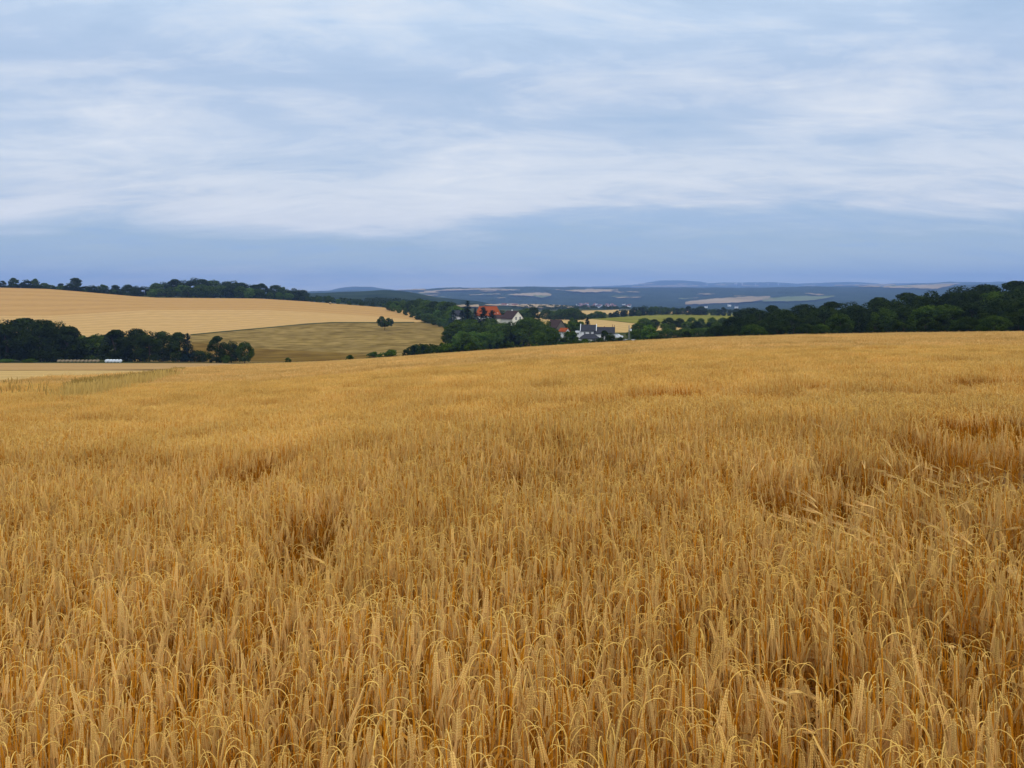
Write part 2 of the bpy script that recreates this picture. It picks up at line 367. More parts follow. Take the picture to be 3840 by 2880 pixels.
def conifer(seed, h=12., r=2.4, m='needle', n=7000):
    rng = np.random.default_rng(seed)
    V = []; P = []; Nn = []
    tiers = int(h*2.0)
    for i in range(tiers):
        t = i/tiers; z = h*(.06+.94*t); rr = r*(1-t)**.85*rng.uniform(.85, 1.12)+.12
        nb = max(4, int(9*(1-t))+3)
        for b in range(nb):
            a = rng.uniform(0, 6.283); L = rr*rng.uniform(.7, 1.12)
            k = max(4, int(n/tiers/nb*(1.4-t)))
            s = rng.random(k)**.7
            x = np.cos(a)*L*s+rng.normal(0, .12, k)*(.5+s); y = np.sin(a)*L*s+rng.normal(0, .12, k)*(.5+s)
            zz = z-L*.28*s+.12*s**2*L+rng.normal(0, .07, k)-np.abs(rng.normal(0, .12, k))
            P.append(np.stack([x, y, zz], 1)); Nn.append(np.stack([np.cos(a)*np.ones(k)*.4, np.sin(a)*np.ones(k)*.4, np.ones(k)], 1))
    P = np.concatenate(P); Nn = np.concatenate(Nn)
    V, Fc = leaves(P, Nn, .15, rng)
    root = empty('conifer', (0, 0, 0))
    mesh_obj('crown', V, Fc, M[m], root)
    tv = []; tf = []
    tube(tv, tf, [(0, 0, -.3), (0, 0, h*.5), (0, 0, h*.99)], [h*.016, h*.01, .02])
    mesh_obj('trunk', tv, tf, M['bark'], root)
    return root
PROTO = {}
def proto(key, fn, **k): PROTO[key] = (fn, k, [None])
proto('dark_a', broad_tree, seed=1, h=10, rx=4.0, base=.0, m='leaf_dark')
proto('dark_b', broad_tree, seed=2, h=10, rx=3.3, base=.0, m='leaf_dark')
proto('dark_c', broad_tree, seed=3, h=10, rx=4.6, base=.0, m='leaf_dark', nblob=66, nleaf=10000)
proto('mid_a', broad_tree, seed=4, h=10, rx=4.0, base=.0, m='leaf_mid')
proto('mid_b', broad_tree, seed=5, h=10, rx=4.8, base=.0, m='leaf_mid', nblob=70, nleaf=10000)
proto('mid_c', broad_tree, seed=6, h=10, rx=3.2, base=.0, m='leaf_mid', nblob=46)
proto('light_a', broad_tree, seed=8, h=10, rx=3.6, base=.0, m='leaf_light')
proto('round', broad_tree, seed=9, h=10, rx=5.0, base=.10, m='leaf_mid', nblob=70, nleaf=9500, top=.1)
proto('lone', broad_tree, seed=10, h=7, rx=2.4, base=.22, m='leaf_mid', nblob=90, nleaf=9000, lsize=.17, top=.1,
      lobes=[(-1.7, 0, 4.3, 2.6, 2.5), (2.1, 0, 3.9, 2.5, 2.2), (-.2, .4, 3.3, 2.6, 1.7)])
proto('bush', broad_tree, seed=11, h=4, rx=2.6, base=.0, m='leaf_mid', nblob=34, nleaf=4000, lsize=.16, top=.2)
proto('bush_dark', broad_tree, seed=12, h=4, rx=3.0, base=.0, m='leaf_dark', nblob=34, nleaf=4000, lsize=.16, top=.2)
proto('bush_light', broad_tree, seed=14, h=4, rx=3.4, base=.0, m='leaf_light', nblob=34, nleaf=4000, lsize=.16, top=.0)
proto('sapling', broad_tree, seed=13, h=5, rx=1.0, base=.02, m='leaf_mid', nblob=24, nleaf=1800, lsize=.13, top=.9)
proto('spruce', conifer, seed=20, h=14, r=3.0)
proto('spruce_slim', conifer, seed=21, h=10, r=2.1)
proto('spruce_blue', conifer, seed=22, h=10, r=2.2, m='needle_blue')
proto('spruce_young', conifer, seed=23, h=5, r=1.4, n=3000)
HREF = dict(lone=7, bush=4, bush_dark=4, bush_light=4, sapling=5, spruce=14, spruce_slim=10, spruce_blue=10, spruce_young=5)
NTREE = [0]
def tree(key, u, y, vtop, label, group, cat='tree', wide=1., vbase=None, name='tree'):
    """a tree rooted on the terrain at bearing u and distance y, as tall as its top line asks"""
    fn, k, cache = PROTO[key]
    p = pt(u, y)
    ztop = (VH-vtop)/F*y
    h = max(ztop-p[2], .8); s = h/HREF.get(key, 10)
    rz = random.uniform(0, 6.28) if key != 'lone' else 0
    sx = s*wide
    if cache[0] is None:
        cache[0] = fn(**k); r = cache[0]
        r.location = p; r.rotation_euler = (0, 0, rz); r.scale = (sx, sx, s)
    else:
        r = dup(cache[0], p, rz, (sx, sx, s))
        for kk in ('label', 'group'):
            if kk in r: del r[kk]
    r.name = name
    tag(r, label, cat, group); NTREE[0] += 1
    return r
ordn = ['first', 'second', 'third', 'fourth', 'fifth', 'sixth', 'seventh', 'eighth', 'ninth', 'tenth', 'eleventh', 'twelfth', 'thirteenth', 'fourteenth', 'fifteenth']

# -- row at the foot of the pasture, left
G = 'tall dark trees in the row on the left'
for i, (u, y, vt, key, w) in enumerate([(-75, 262, 1188, 'dark_c', 1.15), (25, 256, 1192, 'dark_a', 1.2), (85, 262, 1190, 'dark_b', 1.25), (150, 256, 1196, 'dark_c', 1.0),
        (208, 262, 1200, 'dark_a', .95), (258, 258, 1222, 'dark_b', .95), (292, 266, 1252, 'mid_a', .8), (325, 262, 1262, 'dark_b', 1.0)]):
    tree(key, u, y, vt, 'tall dark tree, %s from the left edge in the first left clump' % ordn[i], G, wide=w*1.3)
for i, (u, y, vt, key, w) in enumerate([(368, 262, 1250, 'mid_a', .9), (432, 258, 1234, 'dark_b', 1.0), (505, 262, 1230, 'dark_c', .9), (560, 256, 1236, 'dark_a', .85),
        (612, 262, 1240, 'dark_c', .8), (668, 258, 1244, 'dark_b', .8), (702, 258, 1246, 'spruce_slim', 1.1)]):
    tree(key, u, y, vt, 'dark tree, %s from the left in the middle clump of the row' % ordn[i], G, wide=w*1.25)
for (u, y, vt, key, w, lab) in [(745, 262, 1312, 'bush_dark', 1.2, 'low round dark bush between the middle clump and the small clump of the left row'),
        (812, 256, 1258, 'dark_b', 1.0, 'tallest tree at the left end of the small detached clump'),
        (868, 258, 1275, 'dark_a', .95, 'middle tree of the small detached clump below the pasture'),
        (918, 256, 1280, 'mid_a', .95, 'rounded right end tree of the small detached clump below the pasture'),
        (848, 250, 1332, 'bush', .8, 'small lighter green bush in front of the detached clump')]:
    tree(key, u, y, vt, lab, G, wide=w)
tree('bush_light', 20, 238, 1346, 'flat light green bush heap at the very left under the dark trees', 'low shrubs under the dark trees', 'bush', wide=2.6, name='bush')
tree('bush', 112, 238, 1345, 'flat darker green bush heap right of the light green one under the dark trees', 'low shrubs under the dark trees', 'bush', wide=2.9, name='bush')
# -- crest hedge, far left
CL = lambda u: float(np.interp(u, CRX, CRV))
G = 'trees on the crest behind the upper left field'
for i, (u, vt, key, w) in enumerate([(-40, 1045, 'dark_a', 1), (10, 1052, 'dark_b', 1), (50, 1041, 'mid_c', 1.1), (98, 1047, 'dark_a', 1), (132, 1044, 'mid_c', .9), (165, 1060, 'mid_a', 1.2),
        (200, 1078, 'bush_dark', 1.0), (228, 1062, 'dark_b', 1.2), (258, 1060, 'dark_a', 1.0), (283, 1041, 'dark_b', 1.15), (318, 1072, 'bush_dark', 1.2), (345, 1068, 'dark_a', 1.2), (385, 1066, 'mid_a', 1.2), (432, 1068, 'dark_b', 1.2), (478, 1066, 'dark_c', 1.0), (508, 1070, 'dark_a', 1.0)]):
    lab = 'tall rounded tree standing out of the crest hedge above the upper left field' if u == 283 else 'dark tree in the thin hedge on the skyline above the upper left field'
    tree(key, u, 640+random.uniform(-8, 25), vt, lab, G, wide=w*1.35)
for k in range(26):
    u = -30+k*22+random.uniform(-6, 6)
    tree(random.choice(['bush_dark', 'bush']), u, 650, CL(u)-random.uniform(10, 20), 'low dark bush filling the foot of the thin hedge on the left skyline', 'bushes of the skyline hedge', 'bush', wide=1.5, name='bush')
for i in range(34):
    row = i % 2
    u = 545+i*18.5+random.uniform(-8, 8)
    top = float(np.interp(u, [540, 600, 650, 760, 900, 1050, 1120, 1150], [1072, 1052, 1044, 1040, 1052, 1072, 1085, 1092]))
    if row: tree(random.choice(['mid_a', 'mid_b', 'mid_c', 'dark_a', 'light_a']), u, 645+random.uniform(-5, 10), top+random.uniform(18, 30), 'green tree at the front edge of the round wood on the skyline', 'trees of the skyline wood', wide=random.uniform(1.2, 1.7))
    else: tree(random.choice(['dark_a', 'dark_b', 'mid_a', 'dark_c']), u, 690+random.uniform(0, 60), top+random.uniform(-4, 8), 'dark green tree in the crown line of the round wood on the skyline', 'trees of the skyline wood', wide=random.uniform(1.2, 1.6))
for (u, vt, key, w) in [(1195, 1112, 'mid_b', 1.3), (1232, 1108, 'mid_a', 1.3), (1268, 1120, 'light_a', 1.3), (1310, 1128, 'mid_b', 1.3), (1355, 1130, 'mid_a', 1.4), (1400, 1133, 'dark_a', 1.3), (1440, 1138, 'mid_b', 1.2), (1170, 1122, 'bush_dark', 1.0)]:
    tree(key, u, 660, vt, 'low tree behind the edge of the upper stubble field between the wood and the farm', 'low trees behind the stubble field', wide=w)

# -- lone tree and shrubs on the pasture
ly = y_at(1443, 1240, 230)
tree('lone', 1443, ly, 1184, 'single round two lobed tree standing alone on the dry pasture', None, wide=.88)
for (u, vt, vb, lab) in [(1403, 1318, 1336, 'small round shrub left of the pair at the pasture foot'), (1465, 1310, 1333, 'wider dark green shrub of the pair at the pasture foot'),
        (1080, 1340, 1357, 'little sparse shrub on the brown strip at the far edge of the barley'), (1312, 1330, 1342, 'tiny pale shrub left of the two round shrubs')]:
    tree('bush', u, 236, vt, lab, 'shrubs at the foot of the pasture', 'shrub', wide=1.35 if u in (1403, 1465) else .8, name='shrub')

# -- the wood running down from the stubble corner to the farm
G = 'trees of the wood left of the farm'
FX = [1440, 1520, 1600, 1700, 1760]; FV = [1160, 1185, 1212, 1245, 1262]
TX = [1440, 1480, 1530, 1600, 1650, 1700, 1760, 1900]; TV = [1142, 1130, 1125, 1117, 1128, 1135, 1170, 1200]
def wood_tree(u, y, vt, lab, keys, G, wide=(1., 1.35)):
    tree(random.choice(keys), u, y, vt, lab, G, wide=random.uniform(*wide))
for r_, dy in enumerate([0, 38, 80]):
    for k in range(13):
        u = 1455+k*22+random.uniform(-7, 7)+r_*6
        yb = y_at(u, float(np.interp(u, FX, FV)), 230)+dy+6
        top = [float(np.interp(u, FX, FV))-38, (float(np.interp(u, FX, FV))-40+float(np.interp(u, TX, TV)))/2, float(np.interp(u, TX, TV))][r_]
        wood_tree(u, yb, top+random.uniform(-3, 6), ['tree on the front edge of the wood beside the dry pasture', 'tree in the middle of the wood above the pasture edge', 'tree in the crown line of the wood left of the farm'][r_],
                  [['mid_b', 'mid_a', 'light_a', 'mid_c'], ['mid_b', 'mid_a', 'dark_a', 'light_a'], ['dark_c', 'mid_b', 'mid_a']][r_], G)
# lower lighter thicket and the trees before the farm
for k in range(9):
    u = 1712+k*20+random.uniform(-4, 4)
    wood_tree(u, 315+random.uniform(-12, 12), 1242+random.uniform(-6, 8), 'light green young tree in the thicket below the farm wood', ['light_a', 'light_a', 'mid_c'], 'light green thicket trees', (.75, 1.0))
for k in range(10):
    u = 1690+k*19+random.uniform(-5, 5)
    wood_tree(u, 350+random.uniform(-10, 25), 1212+random.uniform(-8, 10), 'green tree in the slope wood directly below the farmhouses', ['mid_a', 'mid_b', 'mid_c', 'dark_a'], 'slope wood below the farm')
for k in range(7):
    u = 1715+k*22+random.uniform(-5, 5)
    wood_tree(u, 385+random.uniform(-6, 8), 1194+random.uniform(-4, 5), 'low tree hiding the foot of the farm walls', ['mid_b', 'mid_c', 'dark_a', 'mid_a'], 'low trees before the farm walls')
# edge bushes right behind the barley crest
for k in range(19):
    u = 1528+k*21+random.uniform(-6, 6)
    top = float(np.interp(u, [1520, 1560, 1600, 1660, 1720, 1800, 1860, 1920], [1312, 1290, 1286, 1290, 1288, 1290, 1280, 1285]))+random.uniform(-5, 6)
    key = random.choice(['bush', 'bush_dark', 'mid_c', 'spruce_young', 'dark_b', 'sapling'])
    tree(key, u, 205+random.uniform(-12, 25), top, 'mixed bush in the scrub strip just behind the barley crest', 'scrub strip behind the barley crest', 'bush', wide=random.uniform(.9, 1.3), name='bush')
for (u, vt, lab) in [(1892, 1268, 'slim dark conifer sapling left of the small meadow'), (1875, 1276, 'small dark conifer sapling beside the slim one')]:
    tree('spruce_young', u, 215, vt, lab, 'conifer saplings', name='conifer')
for k in range(8):
    u = 1905+k*17
    tree(random.choice(['sapling', 'bush', 'sapling']), u, 215+random.uniform(-6, 10), 1287+random.uniform(-10, 6), 'thin sapling before the small yellow meadow', 'saplings before the meadow', 'sapling', wide=1.1, name='sapling')
# big round trees right of the gabled house
for (u, y, vt, key, w, lab) in [(1985, 330, 1184, 'round', 1.0, 'huge rounded tree right of the cream gabled house'), (2035, 325, 1196, 'round', .85, 'rounded tree adjoining the huge one on its right'),
        (1952, 340, 1200, 'dark_c', .9, 'dark tree in the shade left of the huge rounded tree'), (1920, 345, 1202, 'dark_a', 1.1, 'dark tree below the cream gabled house'),
        (1893, 345, 1208, 'mid_b', 1.0, 'tree below the brown roofed annex'), (2065, 300, 1225, 'mid_b', 1.0, 'green tree left of the orange roofed shed'),
        (2020, 285, 1240, 'mid_a', 1.2, 'green tree above the small yellow meadow on its right'), (2045, 262, 1252, 'mid_b', 1.1, 'broad tree in front of the huge rounded tree'),
        (2085, 262, 1250, 'mid_a', 1.1, 'tree in front of the orange roofed shed'), (2118, 258, 1262, 'dark_a', 1.0, 'darker tree right of the one before the shed'),
        (2148, 272, 1240, 'mid_c', 1.1, 'slender tree left of the white house annex'), (2150, 330, 1225, 'dark_a', .9, 'tree behind the white house annex'),
        (2160, 252, 1272, 'bush', 1.3, 'bush before the white house, at its left corner'), (2195, 246, 1270, 'bush', 1.2, 'bush before the low roofed part of the white house'),
        (2225, 246, 1277, 'bush', 1.1, 'small bush before the low wall of the white house'), (2268, 250, 1238, 'dark_b', .95, 'dark tree hiding the middle of the white house'),
        (2292, 248, 1246, 'dark_a', .8, 'dark tree at the gable end of the white house'), (2255, 246, 1266, 'bush_dark', 1.1, 'dark bush left under the dark tree at the white house'),
        (2325, 246, 1264, 'bush_dark', .9, 'dark low bush right of the white car'), (2138, 246, 1278, 'bush', 1.4, 'bush in front of the slender tree'),
        (2128, 300, 1240, 'mid_a', .8, 'small tree half hiding the white wall of the shed'), (2105, 246, 1282, 'bush', 1.4, 'low bush in the strip before the shed'), (2360, 240, 1272, 'bush', 1.9, 'long low hedge bush along the barley crest by the mast'), (2395, 238, 1270, 'bush', 1.9, 'long low hedge bush right of the mast')]:
    tree(key, u, y, vt, lab, 'trees around the houses', wide=w)
for (u, y, vt, key, w, lab) in [(2150, 380, 1205, 'mid_b', 1.1, 'tree clump member left behind the white house'), (2120, 370, 1210, 'mid_a', 1.0, 'tree left of the clump behind the white house'),
        (2178, 370, 1204, 'mid_c', 1.2, 'tree just behind the left roof of the white house'), (2145, 385, 1190, 'mid_c', .8, 'taller thin tree rising from the clump behind the white house'),
        (2160, 390, 1195, 'mid_c', .6, 'brownish thin tree beside the taller one behind the white house')]:
    tree(key, u, y, vt, lab, 'trees around the houses', wide=w)
tree('spruce_slim', 2202, 380, 1185, 'dark spiky conifer behind the white house roof', 'conifers', wide=1.5, name='conifer')
# conifers by the red roof
for (u, y, vt, key, w, lab) in [(1753, 395, 1125, 'spruce', 1.5, 'tallest pointed spruce left of the orange roof'), (1812, 392, 1148, 'spruce_slim', 1.75, 'pointed spruce in front of the orange roof, left one'),
        (1846, 390, 1160, 'spruce_slim', 1.7, 'smaller pointed spruce in front of the orange roof, right one'), (1733, 392, 1158, 'spruce_blue', 1.5, 'bluish small spruce left of the tallest spruce'),
        (1782, 396, 1152, 'spruce_blue', 1.0, 'bluish spruce between the tallest spruce and the orange roof'), (1700, 415, 1158, 'spruce_blue', 1.6, 'bluish spruce at the left end of the farm')]:
    tree(key, u, y, vt, lab, 'conifers', wide=w, name='conifer')
for (u, y, vt, key, w, lab) in [(1712, 470, 1147, 'light_a', 1.1, 'light green tree left behind the tallest spruce'), (1880, 470, 1160, 'dark_a', .8, 'dark tree peeping out right of the orange roof'),
        (2000, 520, 1150, 'dark_b', 1.2, 'very dark round tree behind the gabled house'), (1978, 520, 1155, 'mid_b', 1.0, 'tree left of the very dark round tree behind the gabled house'), (1958, 520, 1160, 'mid_a', 1.0, 'low tree directly behind the cream gable')]:
    tree(key, u, y, vt, lab, 'trees around the houses', wide=w)
# hedges right of the farm
G = 'hedgerow trees across the valley'
for (us, ys, tv, keys, lab) in [((2050, 2155, 7), (640, 620), (1163, 1158), ['mid_b', 'mid_a'], 'tree of the left hedge clump between the valley fields'),
        ((2166, 2184, 2), (610, 610), (1172, 1168), ['mid_b', 'mid_c'], 'small tree at the end of the left hedge clump'),
        ((2208, 2268, 5), (640, 660), (1172, 1168), ['mid_b', 'mid_a'], 'tree of the middle hedge clump between the valley fields'),
        ((2290, 2390, 8), (700, 780), (1168, 1156), ['dark_b', 'dark_a', 'mid_b'], 'tree of the hedge above the green meadow, left part'),
        ((2405, 2520, 9), (800, 850), (1155, 1152), ['dark_b', 'mid_a', 'mid_c'], 'tree of the hedge above the green meadow, middle part'),
        ((2535, 2830, 14), (850, 760), (1153, 1158), ['dark_b', 'mid_a', 'dark_c'], 'tree of the long hedge above the green meadow, right part')]:
    n = us[2]
    for k in range(n):
        t = k/max(n-1, 1)
        tree(random.choice(keys), us[0]+(us[1]-us[0])*t+random.uniform(-4, 4), ys[0]+(ys[1]-ys[0])*t+random.uniform(-10, 10), tv[0]+(tv[1]-tv[0])*t+random.uniform(-7, 6), lab, G, wide=random.uniform(1.0, 1.5))
# wood below the green meadow
G = 'trees of the wood below the green meadow'
for r_ in range(3):
    for k in range(11):
        u = 2390+k*42+random.uniform(-10, 10)+r_*14
        y = [300, 370, 440][r_]+random.uniform(-10, 10)
        if u < 2530 and r_ == 0: continue
        top = [1228, 1206, float(np.interp(u, [2380, 2500, 2700, 2900], [1196, 1190, 1188, 1188]))][r_]+random.uniform(-4, 6)
        wood_tree(u, y, top, ['tree at the front edge of the wood below the green meadow', 'tree in the middle of the wood below the green meadow', 'tree at the back of the wood below the green meadow'][r_], ['mid_b', 'dark_c', 'mid_a'], G, (1.1, 1.5))
for (u, y, vt) in [(2470, 300, 1238), (2505, 320, 1230), (2540, 300, 1236), (2580, 290, 1232), (2620, 280, 1228), (2655, 290, 1226)]:
    tree('mid_b', u, y, vt, 'green tree at the left foot of the wood below the meadow', G, wide=1.4)
tree('light_a', 2432, 262, 1215, 'light green rounded tree right of the mast', 'trees around the houses', wide=1.1)
for (u, y, vt) in [(2395, 275, 1232), (2378, 290, 1234), (2470, 240, 1262), (2500, 236, 1268), (2450, 238, 1258), (2540, 234, 1272)]:
    tree('bush_dark' if u > 2440 else 'mid_b', u, y, vt, 'dark low bush in the group around the light green rounded tree', 'bushes beside the light green tree', 'bush', wide=1.3, name='bush')
# big dark wood at the right
G = 'trees of the big dark wood on the right'
def rtop(u): return float(np.interp(u, [2560, 2700, 2760, 2820, 2900, 2960, 3040, 3160, 3260, 3330, 3440, 3520, 3640, 3760, 3840, 3960], [1225, 1205, 1170, 1145, 1138, 1152, 1132, 1126, 1114, 1104, 1088, 1074, 1064, 1052, 1044, 1042]))
for r_, y0 in enumerate([150, 180, 215, 262]):
    n = [17, 16, 15, 13][r_]
    for k in range(n):
        u = [2560, 2700, 2760, 2800][r_]+k*(4000-[2560, 2700, 2760, 2800][r_])/(n-1)+random.uniform(-22, 22)
        f = [.42, .66, .86, 1.0][r_]
        yy = y0+float(np.interp(u, [2560, 3100, 3840], [70, 30, 0]))+random.uniform(-8, 8)
        bot = 1262.
        top = bot+(rtop(u)-bot)*f+random.uniform(-8, 8)
        if r_ == 3: top = rtop(u)+random.uniform(-2, 5)
        keys = [['mid_b', 'dark_c', 'dark_b', 'dark_a'], ['dark_c', 'mid_a', 'dark_b', 'dark_a'], ['dark_c', 'dark_a', 'dark_b', 'mid_b'], ['dark_a', 'dark_c', 'dark_b']][r_]
        wood_tree(u, yy, top, ['tree at the front edge of the big dark wood behind the barley', 'second row tree of the big dark wood on the right', 'inner tree of the big dark wood on the right', 'tree in the crown line of the big dark wood on the right'][r_], keys, G, (1.15, 1.6))
print('TREES', NTREE[0], len([o for o in bpy.data.objects if o.get('category') == 'tree']))

# far wood masses that read as one: a mesh of crowns
def far_wood(name, label, us, y0, y1, vtop, n, m, r=4., seed=0, vb=None):
    rng = np.random.default_rng(seed); Vs = []; Fs = []; c = 0
    for i in range(n):
        u = rng.uniform(*us); y = rng.uniform(y0, y1); x = (u-CU)/F*y
        gz = float(ground_z(x, y)); t = (y-y0)/(y1-y0)
        zt = (VH-np.interp(u, *vtop))/F*y
        h = max(4., min(16., zt-gz)) if t > .5 else rng.uniform(5, 9)
        h *= rng.uniform(.85, 1.05)
        k = 90; d = rng.normal(0, 1, (k, 3)); d /= np.linalg.norm(d, axis=1)[:, None]; d[:, 2] = np.abs(d[:, 2])*1.0-.2
        P = np.array([x, y, gz+h*.5])+d*np.array([r, r, h*.5])*rng.uniform(.75, 1.05, (k, 1))
        V, Fc = leaves(P, d+np.array([0, 0, .4]), .9, rng)
        Vs.append(V); Fs.append(Fc+c); c += len(V)
    o = mesh_obj(name, np.concatenate(Vs), np.concatenate(Fs), M[m])
    tag(o, label, 'woodland', kind='stuff')
far_wood('distant_wood', 'green wooded rise behind the upper stubble field, far off', (1100, 1700), 820, 1250, ([1100, 1200, 1295, 1405, 1507, 1547, 1700], [1125, 1122, 1121, 1112, 1115, 1124, 1140]), 420, 'leaf_dark', seed=5)
far_wood('distant_woodland', 'bluish wood strips below the far village', (1930, 2900), 1300, 2000, ([1930, 2900], [1162, 1164]), 260, 'leaf_dark', r=5, seed=6)

# ------------------------------------------------------------------ houses
M['white_wall'] = mat('white_render', (.70, .69, .68), var=.04, nscale=2)
M['cream_wall'] = mat('cream_render', (.78, .73, .60), var=.05, nscale=2)
M['grey_roof'] = mat('dark_grey_tiles', (.040, .040, .046), var=.25, nscale=3, stretch=(1, 1, 4))
M['brown_roof'] = mat('dark_brown_tiles', (.055, .036, .034), var=.25, nscale=3, stretch=(1, 1, 4))
M['red_roof'] = mat('orange_tiles', (.25, .058, .018), var=.18, nscale=2, stretch=(1, 1, 4))
M['glass'] = mat('window_glass', (.02, .022, .028), rough=.15, var=.1, spec=.5)
M['white_trim'] = mat('white_trim', (.7, .7, .7), var=.03)
M['brick'] = mat('brick', (.25, .10, .06), var=.2, nscale=6)
M['white_plastic'] = mat('white_plastic_film', (.62, .64, .66), var=.08, nscale=3, rough=.35)
M['straw'] = mat('bale_straw', (.26, .20, .12), var=.25, nscale=8)
M['barn_wall'] = mat('barn_boards', (.13, .11, .085), var=.2)
M['steel'] = mat('grey_steel', (.3, .3, .3), rough=.5)
M['rust'] = mat('rusty_steel', (.20, .09, .05), var=.3)
M['turbine_white'] = mat('turbine_white', (.75, .75, .77), var=.02)
M['tyre'] = mat('tyre_rubber', (.02, .02, .02), var=.2)
M['car_white'] = mat('car_paint', (.7, .7, .72), rough=.25, var=.02, spec=.5)
def box(V, Fc, x0, x1, y0, y1, z0, z1):
    b = len(V)
    V += [(x0, y0, z0), (x1, y0, z0), (x1, y1, z0), (x0, y1, z0), (x0, y0, z1), (x1, y0, z1), (x1, y1, z1), (x0, y1, z1)]
    Fc += [(b, b+3, b+2, b+1), (b+4, b+5, b+6, b+7), (b, b+1, b+5, b+4), (b+1, b+2, b+6, b+5), (b+2, b+3, b+7, b+6), (b+3, b, b+4, b+7)]
def boxes(name, lst, m, parent):
    V = []; Fc = []
    for b in lst: box(V, Fc, *b)
    return mesh_obj(name, V, Fc, m, parent)
def gable_wing(root, L, W, h, rh, wallm, roofm, cx=0, cy=0, cz=0, eave=.4, over=.35, th=.18, hip=0., nm_wall='wall', nm_roof='roof'):
    """ridge along local x; walls include the gable triangles"""
    x0, x1, y0, y1 = cx-L/2, cx+L/2, cy-W/2, cy+W/2
    V = [(x0, y0, cz-2.5), (x1, y0, cz-2.5), (x1, y1, cz-2.5), (x0, y1, cz-2.5), (x0, y0, cz+h), (x1, y0, cz+h), (x1, y1, cz+h), (x0, y1, cz+h)]
    Fc = [(0, 1, 5, 4), (1, 2, 6, 5), (2, 3, 7, 6), (3, 0, 4, 7)]
    if hip == 0:
        V += [(x0, cy, cz+h+rh), (x1, cy, cz+h+rh)]
        Fc += [(5, 6, 9), (7, 4, 8), (4, 5, 9, 8), (6, 7, 8, 9)]
    else: Fc += [(4, 5, 6, 7)]
    wl = mesh_obj(nm_wall, V, Fc, wallm, root)
    s = rh/(W/2); e = eave
    ax0, ax1 = x0-over, x1+over
    rz = cz+h+rh+.06; ez = cz+h-s*e+.06
    hp = hip
    P = [(ax0, y0-e, ez), (ax1, y0-e, ez), (ax1-hp, cy, rz), (ax0+hp, cy, rz), (ax0, y1+e, ez), (ax1, y1+e, ez)]
    V = P+[(p[0], p[1], p[2]+th) for p in P]
    Fc = [(0, 3, 2, 1), (3, 4, 5, 2), (6, 7, 8, 9), (9, 8, 11, 10), (0, 1, 7, 6), (4, 10, 11, 5), (0, 6, 9, 3), (3, 9, 10, 4), (1, 2, 8, 7), (2, 5, 11, 8)]
    if hp: Fc += [(6, 9, 10), (7, 11, 8)]
    rf = mesh_obj(nm_roof, V, Fc, roofm, root)
    return wl, rf
def window_at(root, x, y, z, w, h, axis, trim='white_trim'):
    """axis 'y-': on a wall facing -y ; 'x+': facing +x"""
    V = []; Fc = []; G_ = []; GF = []
    if axis == 'y-':
        for b in ((x-w/2-.08, x+w/2+.08, y-.07, y+.02, z+h, z+h+.08), (x-w/2-.08, x+w/2+.08, y-.10, y+.02, z-.08, z), (x-w/2-.08, x-w/2, y-.07, y+.02, z, z+h), (x+w/2, x+w/2+.08, y-.07, y+.02, z, z+h), (x-.03, x+.03, y-.06, y+.02, z, z+h)): box(V, Fc, *b)
        box(G_, GF, x-w/2, x+w/2, y-.03, y+.01, z, z+h)
    else:
        for b in ((x-.02, x+.07, y-w/2-.08, y+w/2+.08, z+h, z+h+.08), (x-.02, x+.10, y-w/2-.08, y+w/2+.08, z-.08, z), (x-.02, x+.07, y-w/2-.08, y-w/2, z, z+h), (x-.02, x+.07, y+w/2, y+w/2+.08, z, z+h), (x-.02, x+.06, y-.03, y+.03, z, z+h)): box(V, Fc, *b)
        box(G_, GF, x-.01, x+.03, y-w/2, y+w/2, z, z+h)
    o = mesh_obj('window', V, Fc, M[trim], root); mesh_obj('pane', G_, GF, M['glass'], o)
def place(name, u, y, v_base, rz):
    x = (u-CU)/F*y; z = -(v_base-VH)/F*y
    return empty(name, (x, y, z), rz)
# 1px at distance y is y/F metres
# farmhouse with the orange roof
r = place('farmhouse', 1830, 425, 1196, R(4)); tag(r, 'farmhouse with a large bright orange tiled roof and two skylights behind spruces', 'house')
gable_wing(r, 13.6, 9.5, 1.9, 4.7, M['white_wall'], M['red_roof'], hip=2.4)
s = 4.7/4.75
for xx in (3.3, 5.0):
    V = []; Fc = []; zz = 1.9+1.25
    box(V, Fc, xx-.35, xx+.35, -4.75+1.05, -4.75+1.35, zz-.25, zz+.25); mesh_obj('skylight', V, Fc, M['white_trim'], r)
boxes('chimney', [(-2.3, -1.7, -.3, .3, 5.6, 7.4)], M['brick'], r)
# cream gabled house, gable turned to the right front
r = place('gabled_house', 1922, 400, 1203, R(-52)); tag(r, 'cream white gabled house with dark brown roof and two dark windows in the gable', 'house')
gable_wing(r, 9.0, 7.2, 1.3, 3.6, M['cream_wall'], M['brown_roof'], over=.3)
window_at(r, 4.5, -1.3, .6, .8, 1.5, 'x+'); window_at(r, 4.5, 1.3, .6, .8, 1.5, 'x+')
boxes('chimney', [(-1.6, -1.1, .5, 1.0, 3.6, 5.6)], M['white_wall'], r)
# low annex between the two
r = place('annex', 1872, 405, 1198, R(-4)); tag(r, 'low annex with dark brown roof between the orange roof and the cream gable', 'outbuilding')
gable_wing(r, 5.5, 4.5, 0.8, 1.4, M['cream_wall'], M['brown_roof'])
# grey house at the left, mostly hidden
r = place('grey_house', 1719, 435, 1194, R(25)); tag(r, 'dark grey roofed white house half hidden by spruces, leftmost of the farm', 'house')
gable_wing(r, 5.2, 5.0, 1.7, 2.6, M['white_wall'], M['grey_roof'])
window_at(r, 1.5, -2.5, .3, .7, .9, 'y-')
